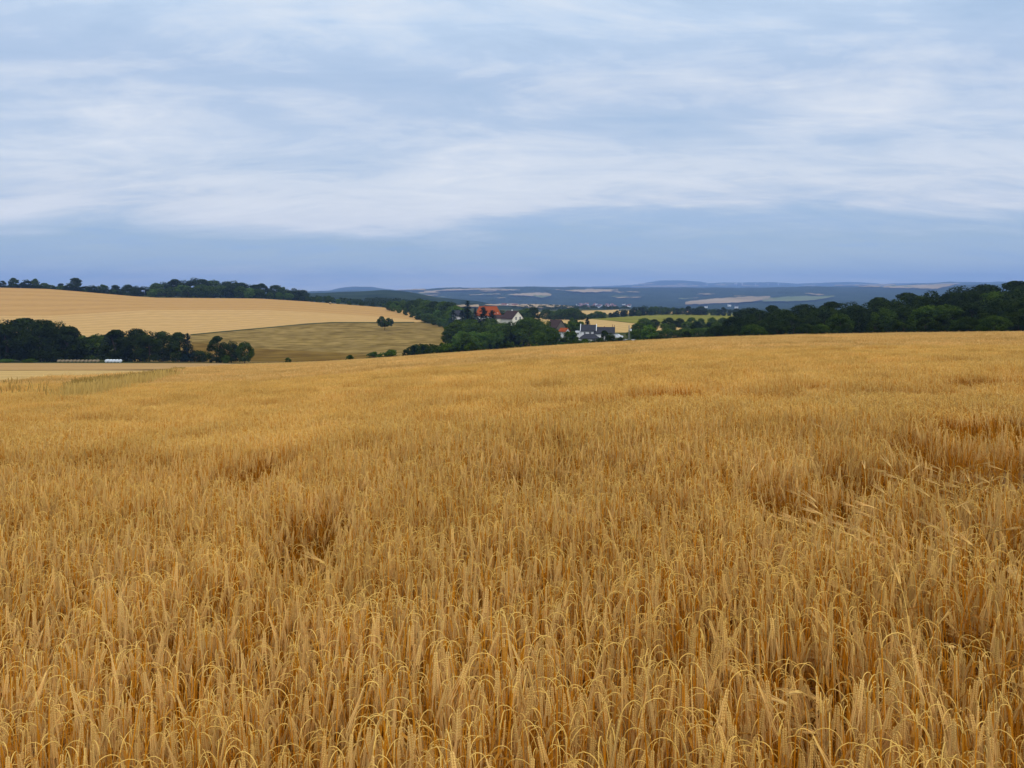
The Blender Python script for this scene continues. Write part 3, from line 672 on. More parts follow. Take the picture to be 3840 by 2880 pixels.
# barn and shed
r = place('barn', 2085, 345, 1243, R(-50)); tag(r, 'barn with dark brown pitched roof rising behind the green trees left of the white house', 'barn')
gable_wing(r, 6.5, 5.4, 2.0, 2.9, M['barn_wall'], M['brown_roof'])
r = place('shed', 2116, 318, 1254, R(-35)); tag(r, 'shed with an orange tiled roof and whitish wall beside the barn', 'shed')
gable_wing(r, 3.2, 3.0, 1.3, 1.1, M['white_wall'], M['red_roof'], over=.2)
window_at(r, .2, -1.6, .4, .5, .5, 'y-')
# the white house
r = place('white_house', 2207, 288, 1256, R(-8)); tag(r, 'white house with dark grey roofs and gabled wing just behind the barley crest', 'house')
gable_wing(r, 5.0, 4.6, 1.6, 1.9, M['white_wall'], M['grey_roof'], over=.35, eave=.3)
boxes('verge', [(-2.95, -2.75, -2.3, 2.3, 1.35, 1.5)], M['white_trim'], r)
for sx in (-2.95, 2.8):
    V = []; Fc = []
    for sg in (-1, 1):
        b = len(V); V += [(sx, sg*2.65, 1.5), (sx+.2, sg*2.65, 1.5), (sx+.2, 0, 3.78), (sx, 0, 3.78), (sx, sg*2.65, 1.82), (sx+.2, sg*2.65, 1.82), (sx+.2, 0, 4.05), (sx, 0, 4.05)]
        Fc += [(b, b+1, b+2, b+3), (b+4, b+5, b+6, b+7), (b, b+1, b+5, b+4), (b+1, b+2, b+6, b+5), (b+3, b, b+4, b+7)]
    mesh_obj('bargeboard', V, Fc, M['white_trim'], r)
window_at(r, -1.3, -2.3, .5, .6, .7, 'y-'); window_at(r, .7, -2.3, .45, .75, .8, 'y-')
boxes('flat_annex', [(-4.6, -2.56, -2.0, 1.5, -2.5, 1.25)], M['white_wall'], r)
boxes('annex_cap', [(-4.75, -2.53, -2.15, 1.6, 1.253, 1.42)], M['white_trim'], r)
window_at(r, -3.8, -2.0, .3, .8, .5, 'y-')
gable_wing(r, 7.0, 4.6, 1.0, 1.9, M['white_wall'], M['grey_roof'], cx=5.8, cy=-.4, cz=-.15, over=.3, nm_wall='wing_wall', nm_roof='wing_roof')
window_at(r, 9.3, -.4, .1, .9, 1.0, 'x+')
boxes('chimney', [(5.6, 6.0, -.6, -.2, 2.4, 3.2)], M['brick'], r)
gable_wing(r, 6.6, 4.4, 1.2, 1.3, M['white_wall'], M['grey_roof'], cx=.6, cy=-7.2, cz=-1.9, hip=2.0, nm_wall='front_wall', nm_roof='front_roof')
window_at(r, 2.2, -9.4, -1.75, .9, .8, 'y-'); window_at(r, -1.2, -9.4, -1.75, .9, .8, 'y-')
for i, (u, vt) in enumerate([(2298, 1217), (2304, 1219)]):
    y = 290; p = ((u-CU)/F*y, y, -(1252-VH)/F*y); V = []; Fc = []
    H = (1252-vt)/F*y
    tube(V, Fc, [(0, 0, 0), (0, 0, H*.6), (.03*(i*2-1)*3, 0, H)], [.13, .10, .08], 8)
    tube(V, Fc, [(0, 0, H*.25), (0, 0, H*.35)], [.17, .17], 8)
    o = mesh_obj('flue_pipe', V, Fc, M['rust']); o.location = p
    tag(o, ['left rusty flue pipe rising behind the gable of the white house', 'right rusty flue pipe rising behind the gable of the white house'][i], 'pipe', 'rusty pipes')
# lattice mast
y = 262; u = 2359; vb = 1272
r = place('lattice_mast', u, y, vb, .3); tag(r, 'thin grey lattice mast with a small white box right of the white house', 'mast')
H = (vb-1219)/F*y; V = []; Fc = []
for sx, sy in ((-1, -1), (1, -1), (1, 1), (-1, 1)): tube(V, Fc, [(sx*.28, sy*.28, -1), (sx*.10, sy*.10, H)], [.03, .025], 4)
for k in range(7):
    z0 = H*k/7; z1 = H*(k+1)/7; a = .28-.18*k/7; b = .28-.18*(k+1)/7
    for (p, q) in (((-a, -a, z0), (b, -b, z1)), ((a, -a, z0), (b, b, z1)), ((a, a, z0), (-b, b, z1)), ((-a, a, z0), (-b, -b, z1))): tube(V, Fc, [p, q], [.014, .014], 4)
mesh_obj('lattice', V, Fc, M['steel'], r)
boxes('box', [(.35, .85, -.2, .2, H*.58, H*.72)], M['white_trim'], r)
boxes('arm', [(.1, .35, -.05, .05, H*.66, H*.7)], M['steel'], r)
# low white garden wall
y = 250; V = []; Fc = []
p0 = pt(2332, y); p1 = pt(2392, 256)
o_ = empty('garden_wall', (p0[0], y, -(1274-VH)/F*y)); tag(o_, 'long low white wall in front of the mast along the yard', 'wall')
boxes('wall_panel', [(0, 5.2, 0, .2, -1.5, .1)], M['white_wall'], o_); boxes('coping', [(-.05, 5.25, -.04, .24, .103, .16)], M['steel'], o_)
# white parked car
def car(loc, rz):
    r = empty('parked_car', loc, rz)
    prof = [(-2.0, .35), (-2.05, .75), (-1.9, .95), (-1.3, 1.0), (-.9, 1.4), (.5, 1.45), (1.1, 1.0), (1.9, .85), (2.05, .6), (2.0, .35)]
    n = len(prof); V = [(x, sy*(.82 if z < 1.1 else .68), z) for sy in (-1, 1) for x, z in prof]
    Fc = [tuple(range(n-1, -1, -1)), tuple(range(n, 2*n))]+[(i, (i+1) % n, n+(i+1) % n, n+i) for i in range(n)]
    mesh_obj('body', V, Fc, M['car_white'], r)
    for sy in (-1, 1):
        V = [(-1.15, sy*.80, 1.02), (.9, sy*.80, 1.02), (.45, sy*.72, 1.36), (-.85, sy*.72, 1.36)]
        V += [(a, b-sy*.06, c) for a, b, c in V]
        mesh_obj('side_window', V, [(0, 1, 2, 3), (7, 6, 5, 4), (0, 4, 5, 1), (2, 6, 7, 3)], M['glass'], r)
    for wx in (-1.3, 1.3):
        for sy in (-1, 1):
            V = []; Fc = []; tube(V, Fc, [(wx, sy*.68, .32), (wx, sy*.86, .32)], [.32, .32], 14); b = len(V)-14; Fc.append(tuple(range(b, b+14)))
            mesh_obj('wheel', V, Fc, M['tyre'], r)
    return r
y = 268; c = car(((2314-CU)/F*y, y, -(1269-VH)/F*y), R(-15)); tag(c, 'white parked car beside the gable end of the white house', 'car')

# ------------------------------------------------------------------ bales
def bale(loc, rz, m, rad=.62, L=1.2):
    V = []; Fc = []; n = 20
    prof = [(-L/2, 0), (-L/2, rad*.86), (-L/2+.06, rad*.96), (-L/2+.16, rad), (L/2-.16, rad), (L/2-.06, rad*.96), (L/2, rad*.86), (L/2, 0)]
    rnd = random.Random(int(loc[0]*100))
    for x, q in prof:
        for k in range(n):
            t = 2*math.pi*k/n; w = q*(1+rnd.uniform(-.025, .025)); V.append((x, w*math.cos(t), max(-rad*.93, w*math.sin(t))+rad*.93))
    for i in range(len(prof)-1):
        for k in range(n): Fc.append((i*n+k, i*n+(k+1) % n, (i+1)*n+(k+1) % n, (i+1)*n+k))
    o = mesh_obj('round_bale', V, Fc, m, smooth=True); o.location = loc; o.rotation_euler = (0, 0, rz); return o
for k in range(5):
    u = 402+k*12.2; p = pt(u, 244); o = bale(p, R(82+k*6), M['white_plastic'], .5, 1.2)
    tag(o, 'white film wrapped bale, %s from the left in the white row at the tree foot' % ordn[k], 'bale', 'white wrapped bales')
for k in range(11):
    u = 222+k*14.5; p = pt(u, 246); o = bale(p, R(75+k*17 % 30), M['straw'], .44, 1.1)
    tag(o, 'greyish straw bale, %s from the left in the long dull row under the dark trees' % ordn[k], 'bale', 'dull straw bales')
yb = y_at(1238, 1141, 300); p = pt(1238, yb); o = bale(p, .6, M['straw'], .85, 1.4); tag(o, 'single round straw bale on the top edge of the upper stubble field', 'bale')

# ------------------------------------------------------------------ village far off
def vhouse(u, y, roof, k, dz=2.):
    x, yy, z = pt(u, y); r = empty('village_house', (x, yy, z+dz), random.uniform(-.8, .8))
    gable_wing(r, random.uniform(10, 15), random.uniform(8, 10), random.uniform(4, 6), random.uniform(3.5, 5), M['white_wall'], M[roof])
    return r
M['village_red'] = mat('village_tiles', (.20, .085, .055), var=.2)
for k in range(46):
    u = random.choice([random.uniform(2160, 2250), random.uniform(2165, 2250), random.uniform(2250, 2370)]); y = random.uniform(3050, 3600)
    red = random.random() < .72
    r = vhouse(u, y, 'village_red' if red else 'grey_roof', k)
    tag(r, 'tiny white house with red roof in the far village in the valley' if red else 'tiny white house with grey roof in the far village in the valley', 'house', 'houses of the far village')
for k in range(5):
    r = vhouse(random.uniform(1870, 1985), random.uniform(2380, 2460), 'village_red', k, 0)
    tag(r, 'tiny red roofed house in the far row above the pale field behind the farm', 'house', 'houses above the pale field')
for k in range(4):
    r = vhouse(random.uniform(2640, 2780), random.uniform(3050, 3500), 'grey_roof', k, 6)
    tag(r, 'tiny pale house below the far fields on the right', 'house', 'houses below the far fields')

# ------------------------------------------------------------------ wind turbines
for i, (u, vt, vb) in enumerate([(2651, 1063, 1078), (2704, 1064, 1078), (2756, 1060, 1077), (2762, 1062, 1077), (2783, 1061, 1078), (2833, 1062, 1077), (2880, 1064, 1079), (2920, 1061, 1078), (2592, 1068, 1080)]):
    y = 12000; x = (u-CU)/F*y; z = -(vb-VH)/F*y-20; H = (vb-vt)/F*y+14
    r = empty('wind_turbine', (x, y, z), random.uniform(-.4, .4)); tag(r, 'faint white wind turbine, %s from the left on the far blue ridge' % ordn[sorted([2651, 2704, 2756, 2762, 2783, 2833, 2880, 2920, 2592]).index(u)], 'wind turbine', 'wind turbines on the far ridge')
    V = []; Fc = []; tube(V, Fc, [(0, 0, 0), (0, 0, H)], [4.2, 2.6], 12); mesh_obj('tower', V, Fc, M['turbine_white'], r)
    boxes('nacelle', [(-2.2, 2.2, -4, 6, H-2, H+2.4)], M['turbine_white'], r)
    a0 = random.uniform(0, 2)
    for b in range(3):
        a = a0+b*2.094; V = []; Fc = []
        tube(V, Fc, [(0, -5, H), (math.cos(a)*12, -5.2, H+math.sin(a)*12), (math.cos(a)*34, -5.5, H+math.sin(a)*34)], [1.6, 2.0, .5], 6)
        mesh_obj('blade', V, Fc, M['turbine_white'], r)

# ------------------------------------------------------------------ barley
def bmat(name, c1, c2, transl, rough=.6, rnd=.12):
    return mat(name, c1, col2=c2, nscale=1.1, coord='World', transl=transl, rnd=rnd, rough=rough, spec=.04, detail=3, big=(.35, .08, (1, .4, 1)))
M['straw_stem'] = bmat('barley_straw', (.52, .18, .006), (.66, .275, .018), .10, .45)
M['ear'] = bmat('barley_ear', (.645, .39, .105), (.735, .465, .15), .12)
M['awn'] = bmat('barley_awn', (.67, .415, .13), (.77, .495, .18), .22)
M['dry_leaf'] = bmat('barley_leaf', (.28, .10, .010), (.48, .22, .03), .3)
M['brown_leaf'] = bmat('barley_brown_leaf', (.12, .045, .018), (.20, .08, .03), .2)
M['straw_neck'] = bmat('barley_straw_neck', (.70, .42, .095), (.78, .50, .13), .15, .5)
BM = [M['straw_stem'], M['ear'], M['awn'], M['dry_leaf'], M['brown_leaf'], M['straw_neck']]
def stalk_path(rng, h, bend, larc, lean, phi):
    """points of the culm in its bending plane: straight, then arching over"""
    pts = [np.array([0., 0., 0.])]; ang = lean; p = pts[0].copy(); L1 = h-larc*.45; ns = 5
    for i in range(ns):
        p = p+np.array([math.sin(ang), 0, math.cos(ang)])*L1/ns; pts.append(p.copy()); ang += rng.uniform(-.02, .035)
    na = 7; a0 = ang
    for i in range(na):
        t = (i+.5)/na; a = a0+(bend-a0)*(t**1.0)
        p = p+np.array([math.sin(a), 0, math.cos(a)])*larc/na; pts.append(p.copy())
    return np.array(pts), bend
def prism(V, Fc, MI, pts, rads, n, mi, side=None):
    b = len(V)
    for i, p in enumerate(pts):
        d = pts[min(i+1, len(pts)-1)]-pts[max(i-1, 0)]; d = d/np.linalg.norm(d)
        a = np.cross(d, [0, 1, 0]) if side is None else side; a = a/np.linalg.norm(a); c = np.cross(d, a)
        for k in range(n):
            t = 2*math.pi*k/n; V.append(p+(a*math.cos(t)+c*math.sin(t))*rads[i])
    for i in range(len(pts)-1):
        for k in range(n): Fc.append((b+i*n+k, b+i*n+(k+1) % n, b+(i+1)*n+(k+1) % n, b+(i+1)*n+k)); MI.append(mi)
def octa(V, Fc, MI, c, d, s, l, w, th, mi):
    d = d/np.linalg.norm(d); t = np.cross(d, s); t /= np.linalg.norm(t); s = np.cross(t, d); b = len(V)
    V += [c-d*l/2, c+s*w, c+t*th, c-s*w, c-t*th, c+d*l/2]
    for k in range(4): Fc.append((b, b+1+(k+1) % 4, b+1+k)); Fc.append((b+5, b+1+k, b+1+(k+1) % 4)); MI += [mi, mi]
def ribbon(V, Fc, MI, pts, ws, side, mi):
    b = len(V)
    for p, w in zip(pts, ws): V.append(p-side*w); V.append(p+side*w)
    for i in range(len(pts)-1): Fc.append((b+2*i, b+2*i+1, b+2*i+3, b+2*i+2)); MI.append(mi)
def plant(V, Fc, MI, rng, lod, org=(0, 0), h=None, az=None, lay=0.):
    h = h or rng.uniform(.70, .84)
    larc = rng.uniform(.035, .15); bend = min(rng.normal(2.93, .17), 3.25)
    if rng.random() < .01: bend = rng.uniform(.8, 1.6)
    lean = abs(rng.normal(.04, .05))
    if lay: lean = lay; bend = lay+rng.uniform(.15, .6)
    pts, b = stalk_path(rng, h, bend, larc, lean, 0)
    LV = []; LF = []; LM = []
    e0 = pts[-1]; d = np.array([math.sin(b), 0, math.cos(b)]); d2 = d+np.array([0, 0, -.25]); d2 /= np.linalg.norm(d2)
    el = rng.uniform(.055, .078); yv = np.array([0, 1., 0]); nrm = np.cross(d, yv)
    tw = rng.uniform(0, math.pi); side = yv*math.cos(tw)+nrm*math.sin(tw)
    if lod == 0:
        rad = np.linspace(.0018, .0009, len(pts)); prism(LV, LF, LM, pts[:6], rad[:6], 4, 5 if lay else 0); prism(LV, LF, LM, pts[5:], rad[5:], 4, 5)
        n = 11
        for k in range(n):
            c = e0+d*(k/n*el)+(d2-d)*(k/n)**2*el*.5
            for sg in (-1, 1):
                w = .0033*(1-.4*abs(k/n-.35)); gd = d+side*sg*.33
                octa(LV, LF, LM, c+side*sg*.0030+d*.005, gd, side, .0125, w, .0022, 1)
                if True:
                    al = rng.uniform(.075, .12)*(1-.25*k/n); ad = d+side*sg*rng.uniform(.03, .16)+nrm*rng.normal(0, .05)
                    s0 = c+side*sg*.004+d*.010; g = np.array([0, 0, -.35])
                    p1 = s0+ad*al*.5; p2 = s0+ad*al+g*al*.10
                    sd = np.cross(ad, rng.normal(0, 1, 3)); sd /= np.linalg.norm(sd)
                    ribbon(LV, LF, LM, [s0, p1, p2], [.0008, .0006, .0001], sd, 2)
        # dry leaves on the culm
        for q in range(rng.integers(2, 4)):
            i = rng.integers(1, 5); s0 = pts[i]; a = rng.uniform(0, 6.28); hd = np.array([math.cos(a), math.sin(a), 0]); sd = np.array([-math.sin(a), math.cos(a), 0])
            L = rng.uniform(.08, .2); mi = 4 if rng.random() < .12 else 3
            lp = [s0, s0+hd*L*.25+np.array([0, 0, L*.35]), s0+hd*L*.6+np.array([0, 0, L*.25]), s0+hd*L*.8-np.array([0, 0, L*.3])]
            ribbon(LV, LF, LM, lp, [.003, .0042, .0035, .0008], sd, mi)
    elif lod == 1:
        sel = [0, 3, 5, 7, 9, 12]; P = pts[sel]; rd = np.linspace(.0020, .0010, 6); prism(LV, LF, LM, P[:3], rd[:3], 3, 0); prism(LV, LF, LM, P[2:], rd[2:], 3, 5)
        for q in range(2):
            octa(LV, LF, LM, e0+d*el*(.25+.5*q), d, side, el*.62, .0058, .0036, 1)
        for q in range(7):
            sg = rng.choice([-1, 1]); ad = d+side*sg*rng.uniform(.02, .16)+nrm*rng.normal(0, .07); s0 = e0+d*el*rng.uniform(.1, .9); al = rng.uniform(.07, .10)
            sd = np.cross(ad, rng.normal(0, 1, 3)); sd /= np.linalg.norm(sd)
            ribbon(LV, LF, LM, [s0, s0+ad*al], [.0011, .0003], sd, 2)
        if rng.random() < .6:
            i = rng.integers(1, 5); s0 = pts[i]; a = rng.uniform(0, 6.28); hd = np.array([math.cos(a), math.sin(a), 0]); sd = np.array([-math.sin(a), math.cos(a), 0]); L = rng.uniform(.08, .18)
            ribbon(LV, LF, LM, [s0, s0+hd*L*.4+np.array([0, 0, L*.4]), s0+hd*L*.8-np.array([0, 0, L*.1])], [.004, .005, .001], sd, 3)
    else:
        sel = [2, 5, 8, 12]; P = pts[sel]; prism(LV, LF, LM, P[:2], [.0022, .0022], 3, 0); prism(LV, LF, LM, P[1:], [.0018, .0016, .0014], 3, 1)
        octa(LV, LF, LM, e0+d*el*.5, d, side, el*1.25, .0115, .0075, 2)
        for q in range(5):
            ad = d+side*rng.uniform(-.25, .25); s0 = e0+d*el*.4
            ribbon(LV, LF, LM, [s0, s0+ad*.11], [.0045, .0012], np.cross(ad, nrm)/np.linalg.norm(np.cross(ad, nrm)) if q else side, 2)
    az = rng.uniform(0, 6.283) if az is None else az
    ca, sa = math.cos(az), math.sin(az); A = np.array(LV); x = A[:, 0]*ca-A[:, 1]*sa+org[0]; y = A[:, 0]*sa+A[:, 1]*ca+org[1]
    bb = len(V)
    V += list(zip(x.tolist(), y.tolist(), A[:, 2].tolist())); Fc += [tuple(i+bb for i in f) for f in LF]; MI += LM
SRC = bpy.data.collections.new('barley_source')
def source(name, build):
    V = []; Fc = []; MI = []; build(V, Fc, MI)
    o = mesh_obj(name, V, Fc, BM, midx=MI, link=False); SRC.objects.link(o); return o
NP = 16; NL = 5; NA = 6; NB = 6
for k in range(NP):
    rg = np.random.default_rng(100+k); source('s0_%02d' % k, lambda V, Fc, MI: plant(V, Fc, MI, rg, 0, az=0))
for k in range(NL):
    rg = np.random.default_rng(150+k); source('s1_%02d' % k, lambda V, Fc, MI: plant(V, Fc, MI, rg, 0, az=0, lay=[.7, 1.1, 1.35, 1.5, 1.62][k]))
TA = .7
for k in range(NA):
    rg = np.random.default_rng(200+k)
    def f(V, Fc, MI):
        for i in range(190):
            plant(V, Fc, MI, rg, 1, org=(rg.uniform(-TA/2, TA/2)*1.15, rg.uniform(-TA/2, TA/2)*1.15))
    source('s2_%02d' % k, f)
TB = 2.4
for k in range(NB):
    rg = np.random.default_rng(300+k)
    def f(V, Fc, MI):
        for i in range(1300):
            ox, oy = rg.uniform(-TB/2, TB/2, 2)*1.12
            plant(V, Fc, MI, rg, 2, org=(ox, oy), h=rg.uniform(.68, .84)+.05*math.sin(ox*4+k)*math.cos(oy*5))
    source('s3_%02d' % k, f)
def top_y(u, v):
    """distance at which the ear tops show at (u,v)"""
    lo, hi = 1.2, 110.
    for _ in range(50):
        m_ = (lo+hi)/2; S, k = near_coef(np.array(float(u)))
        vv = VH+F*(S+TOPH/m_+k*m_)
        if vv > v: lo = m_
        else: hi = m_
    return (lo+hi)/2
# holes and lodged places: (u, v, half width px, depth radius factor, strength)
HOLES = []
for u, v, hw, fy, st in [(960, 1735, 75, 1.9, .95), (1165, 1975, 90, 1.4, .86), (1210, 2050, 60, 1.5, .9), (2990, 1845, 100, 1.3, .9), (3180, 1745, 90, 1.2, .85), (3700, 1560, 170, 1.0, 1.), (3700, 1690, 130, 1.2, 1.), (3560, 1780, 90, 1.2, .9), (1920, 1775, 60, .8, .5), (660, 1720, 40, 1, .6), (560, 1735, 40, 1, .5),
                     (1690, 2450, 60, .6, .7), (2050, 2390, 70, .6, .7), (2400, 2450, 70, .6, .7), (420, 2150, 50, .6, .6), (2480, 1860, 50, .5, .5), (2380, 2060, 60, .5, .5), (640, 2430, 60, .5, .5), (3050, 2500, 70, .7, .7)]:
    y = top_y(u, v); HOLES.append(((u-CU)/F*y, y, hw/F*y*1.7, hw/F*y*fy*3.2, st))
LODGE = []
for u, v, hw, fy in [(3680, 2000, 330, 1.5), (3760, 1740, 260, 1.8), (3300, 1960, 90, 1.0), (3430, 2540, 190, .9), (3720, 2330, 200, 1.0)]:
    y = top_y(u, v); LODGE.append(((u-CU)/F*y, y, hw/F*y, hw/F*y*fy*1.8))
def hmap(x, y):
    n = 1+.035*smooth_noise(x, y, 2.2, 11)+.045*smooth_noise(x, y, .8, 12)+.085*smooth_noise(x, y, 7.5, 13)
    return n
def hole_f(x, y):
    f = np.zeros_like(x)
    for cx, cy, rx, ry, st in HOLES:
        d = ((x-cx)/rx)**2+((y-cy)/ry)**2; f = np.maximum(f, st*np.clip(1.5-d, 0, 1))
    return f
def lodge_f(x, y):
    f = np.zeros_like(x)
    for cx, cy, rx, ry in LODGE:
        d = ((x-cx)/rx)**2+((y-cy)/ry)**2+.35*smooth_noise(x, y, 5, 9); f = np.maximum(f, np.clip(1.4-d, 0, 1))
    return f
def tram_y(t):   # tramline in the ear tops, t = x/y
    return None
PTS = []; ROT = []; SCL = []; IDX = []
# near: single plants
def add_near(y0, y1, dens):
    wid = .72; A = (y1-y0)*(2*wid*(y0+y1)/2+1.2); n = int(A*dens)
    rng = np.random.default_rng(int(y0*10)+5)
    y = np.sqrt(rng.uniform(y0**2, y1**2, n)) if y0 > 1 else rng.uniform(y0, y1, n)
    x = rng.uniform(-1, 1, n)*(wid*y+.6)
    hf = hole_f(x, y); lf = lodge_f(x, y)
    cl = .8*smooth_noise(x, y, 9, 61)+.8*smooth_noise(x, y, 24, 62)
    keep = (rng.random(n) > hf*.93) & (rng.random(n) < np.clip(.76+.62*cl, .10, 1)); x = x[keep]; y = y[keep]; hf = hf[keep]; lf = lf[keep]; n = len(x)
    z = ground_z(x, y)
    lod = (rng.random(n) < np.maximum(lf*.86, .004)); z = z+lod*np.where(rng.random(n) < .22, rng.uniform(.08, .34, n), rng.uniform(-.02, .10, n)); kk = (rng.random(n) > lf*.35) | lod; x = x[kk]; y = y[kk]; hf = hf[kk]; lf = lf[kk]; lod = lod[kk]; z = z[kk]; n = len(x)
    s = hmap(x, y)*rng.normal(1, .062, n)*(1-.30*hf)*(1+.045*smooth_noise(x, y, 24, 62))
    idx = np.where(lod, NP+rng.integers(0, NL, n), rng.integers(0, NP, n))
    az = rng.uniform(0, 6.283, n); az = np.where(lod, np.where(rng.random(n) < .55, rng.normal(2.9, 1.1, n)+2.2*smooth_noise(x, y, 2.5, 4), az), az)
    tl = .02+.06*np.abs(smooth_noise(x, y, 1.3, 21)); ta = 3*smooth_noise(x, y, .9, 22)
    rx = tl*np.cos(ta)+rng.normal(0, .035, n); ry = tl*np.sin(ta)+rng.normal(0, .035, n)
    s = np.where(rng.random(n) < .02, s*1.09, s)
    PTS.append(np.stack([x, y, z], 1)); ROT.append(np.stack([rx, ry, az], 1)); SCL.append(np.stack([s, s, s], 1)); IDX.append(idx)
add_near(.7, 3.2, 1050); add_near(3.2, 6.5, 940); add_near(6.5, 10.5, 700)
def add_tiles(y0, y1, T, first, nvar, over, limit=None, seed=0):
    rng = np.random.default_rng(seed); P = []; 
    ys = np.arange(y0, y1, T*over)
    for yy in ys:
        w = .72*yy+2.5
        xs = np.arange(-w, w, T*over)+rng.uniform(0, T)
        for xx in xs: P.append((xx+rng.uniform(-.15, .15)*T, yy+rng.uniform(-.15, .15)*T))
    P = np.array(P); x, y = P[:, 0], P[:, 1]
    u = CU+F*x/y
    lim = np.interp(u, [-900, 0, 100, 300, 480, 640, 800, 1000, 1300, 5000], [38, 39, 41, 52, 58, 66, 88, 150, 135, 128]) if limit is None else limit
    k = y < lim; x, y, u = x[k], y[k], u[k]; n = len(x)
    # path on the left: leave a worn strip
    pu = np.array([-300, 60, 240, 400, 520, 660]); pv = np.array([1590, 1530, 1488, 1445, 1418, 1392])
    vv = VH-F*ground_z(x, y)/y; vp = np.interp(u, pu, pv)
    onpath = (np.abs(vv-vp) < np.interp(vp, [1392, 1500], [3.0, 9])) & (u < 640) & (u > 180)
    x, y = x[~onpath], y[~onpath]; n = len(x)
    e = .5; z = ground_z(x, y); zx = (ground_z(x+e, y)-ground_z(x-e, y))/(2*e); zy = (ground_z(x, y+e)-ground_z(x, y-e))/(2*e)
    az = rng.integers(0, 4, n)*math.pi/2+rng.uniform(-.3, .3, n)
    rot = np.zeros((n, 3))
    for i in range(n):
        N_ = Vector((-zx[i], -zy[i], 1)).normalized()
        q = Vector((0, 0, 1)).rotation_difference(N_).to_matrix() @ Matrix.Rotation(az[i], 3, 'Z')
        ee = q.to_euler('XYZ'); rot[i] = (ee.x, ee.y, ee.z)
    # tramlines: shallow dips that follow the drilling direction
    dips = np.zeros(n)
    for (lu, lv, st) in (([600, 1200, 1800, 2300, 3000, 3840], [1508, 1503, 1491, 1474, 1462, 1440], 1.), ([1400, 2600, 3840], [1462, 1448, 1414], .8), ([1200, 2200, 3840], [1385, 1345, 1300], .7), ([1200, 2600, 3840], [1420, 1381, 1340], .6), ([1500, 2200, 3840], [1362, 1320, 1272], .6)):
        ty = np.array([top_y(a_, b_) for a_, b_ in zip(lu, lv)]); c0 = np.interp(u[~onpath], lu, ty)
        br = np.clip(.75+.5*smooth_noise(x, y, .5, 77), .2, 1.1)*st
        dips = np.maximum(dips, br*(np.abs(y-c0) < .42+c0*.008)*(u[~onpath] > lu[0]-100))
    fl = np.ones(n); s = (1+(hmap(x*.6, y*.6)-1)*np.clip(25/y, .35, 1))*rng.normal(1, .035, n)*(1-.42*dips)
    PTS.append(np.stack([x, y, z], 1)); ROT.append(rot); SCL.append(np.stack([fl, fl, s], 1)); IDX.append(first+rng.integers(0, nvar, n))
add_tiles(10.6, 36, TA, NP+NL, NA, .72, seed=31)
add_tiles(36.3, 170, TB, NP+NL+NA, NB, .72, seed=32)
P = np.concatenate(PTS); Ro = np.concatenate(ROT); Sc = np.concatenate(SCL); Ix = np.concatenate(IDX).astype(np.int32)
print('BARLEY POINTS', len(P))
me = bpy.data.meshes.new('barley'); me.vertices.add(len(P)); me.vertices.foreach_set('co', P.astype(np.float32).ravel())
for nm, tp, dat, key in (('rot', 'FLOAT_VECTOR', Ro, 'vector'), ('scl', 'FLOAT_VECTOR', Sc, 'vector'), ('idx', 'INT', Ix, 'value')):
    at = me.attributes.new(nm, tp, 'POINT'); at.data.foreach_set(key, dat.astype(np.int32 if tp == 'INT' else np.float32).ravel())
barley = bpy.data.objects.new('barley', me); COL.objects.link(barley)
tag(barley, 'ripe golden barley with drooping bearded ears filling the whole foreground field', 'barley', kind='stuff')
ng = bpy.data.node_groups.new('scatter', 'GeometryNodeTree')
ng.interface.new_socket('Geometry', in_out='INPUT', socket_type='NodeSocketGeometry'); ng.interface.new_socket('Geometry', in_out='OUTPUT', socket_type='NodeSocketGeometry')
N = ng.nodes; L = ng.links
gi = N.new('NodeGroupInput'); go = N.new('NodeGroupOutput'); ip = N.new('GeometryNodeInstanceOnPoints'); ci = N.new('GeometryNodeCollectionInfo')
ci.inputs['Collection'].default_value = SRC; ci.inputs['Separate Children'].default_value = True; ci.inputs['Reset Children'].default_value = True
ip.inputs['Pick Instance'].default_value = True
def attr(nm, tp):
    a = N.new('GeometryNodeInputNamedAttribute'); a.data_type = tp; a.inputs['Name'].default_value = nm; return a
mp_ = N.new('GeometryNodeMeshToPoints'); L.new(gi.outputs[0], mp_.inputs['Mesh']); L.new(mp_.outputs[0], ip.inputs['Points'])
er = N.new('FunctionNodeEulerToRotation')
L.new(ci.outputs[0], ip.inputs['Instance']); L.new(attr('idx', 'INT').outputs[0], ip.inputs['Instance Index'])
L.new(attr('rot', 'FLOAT_VECTOR').outputs[0], er.inputs[0]); L.new(er.outputs[0], ip.inputs['Rotation'])
L.new(attr('scl', 'FLOAT_VECTOR').outputs[0], ip.inputs['Scale']); L.new(ip.outputs[0], go.inputs[0])
md = barley.modifiers.new('scatter', 'NODES'); md.node_group = ng

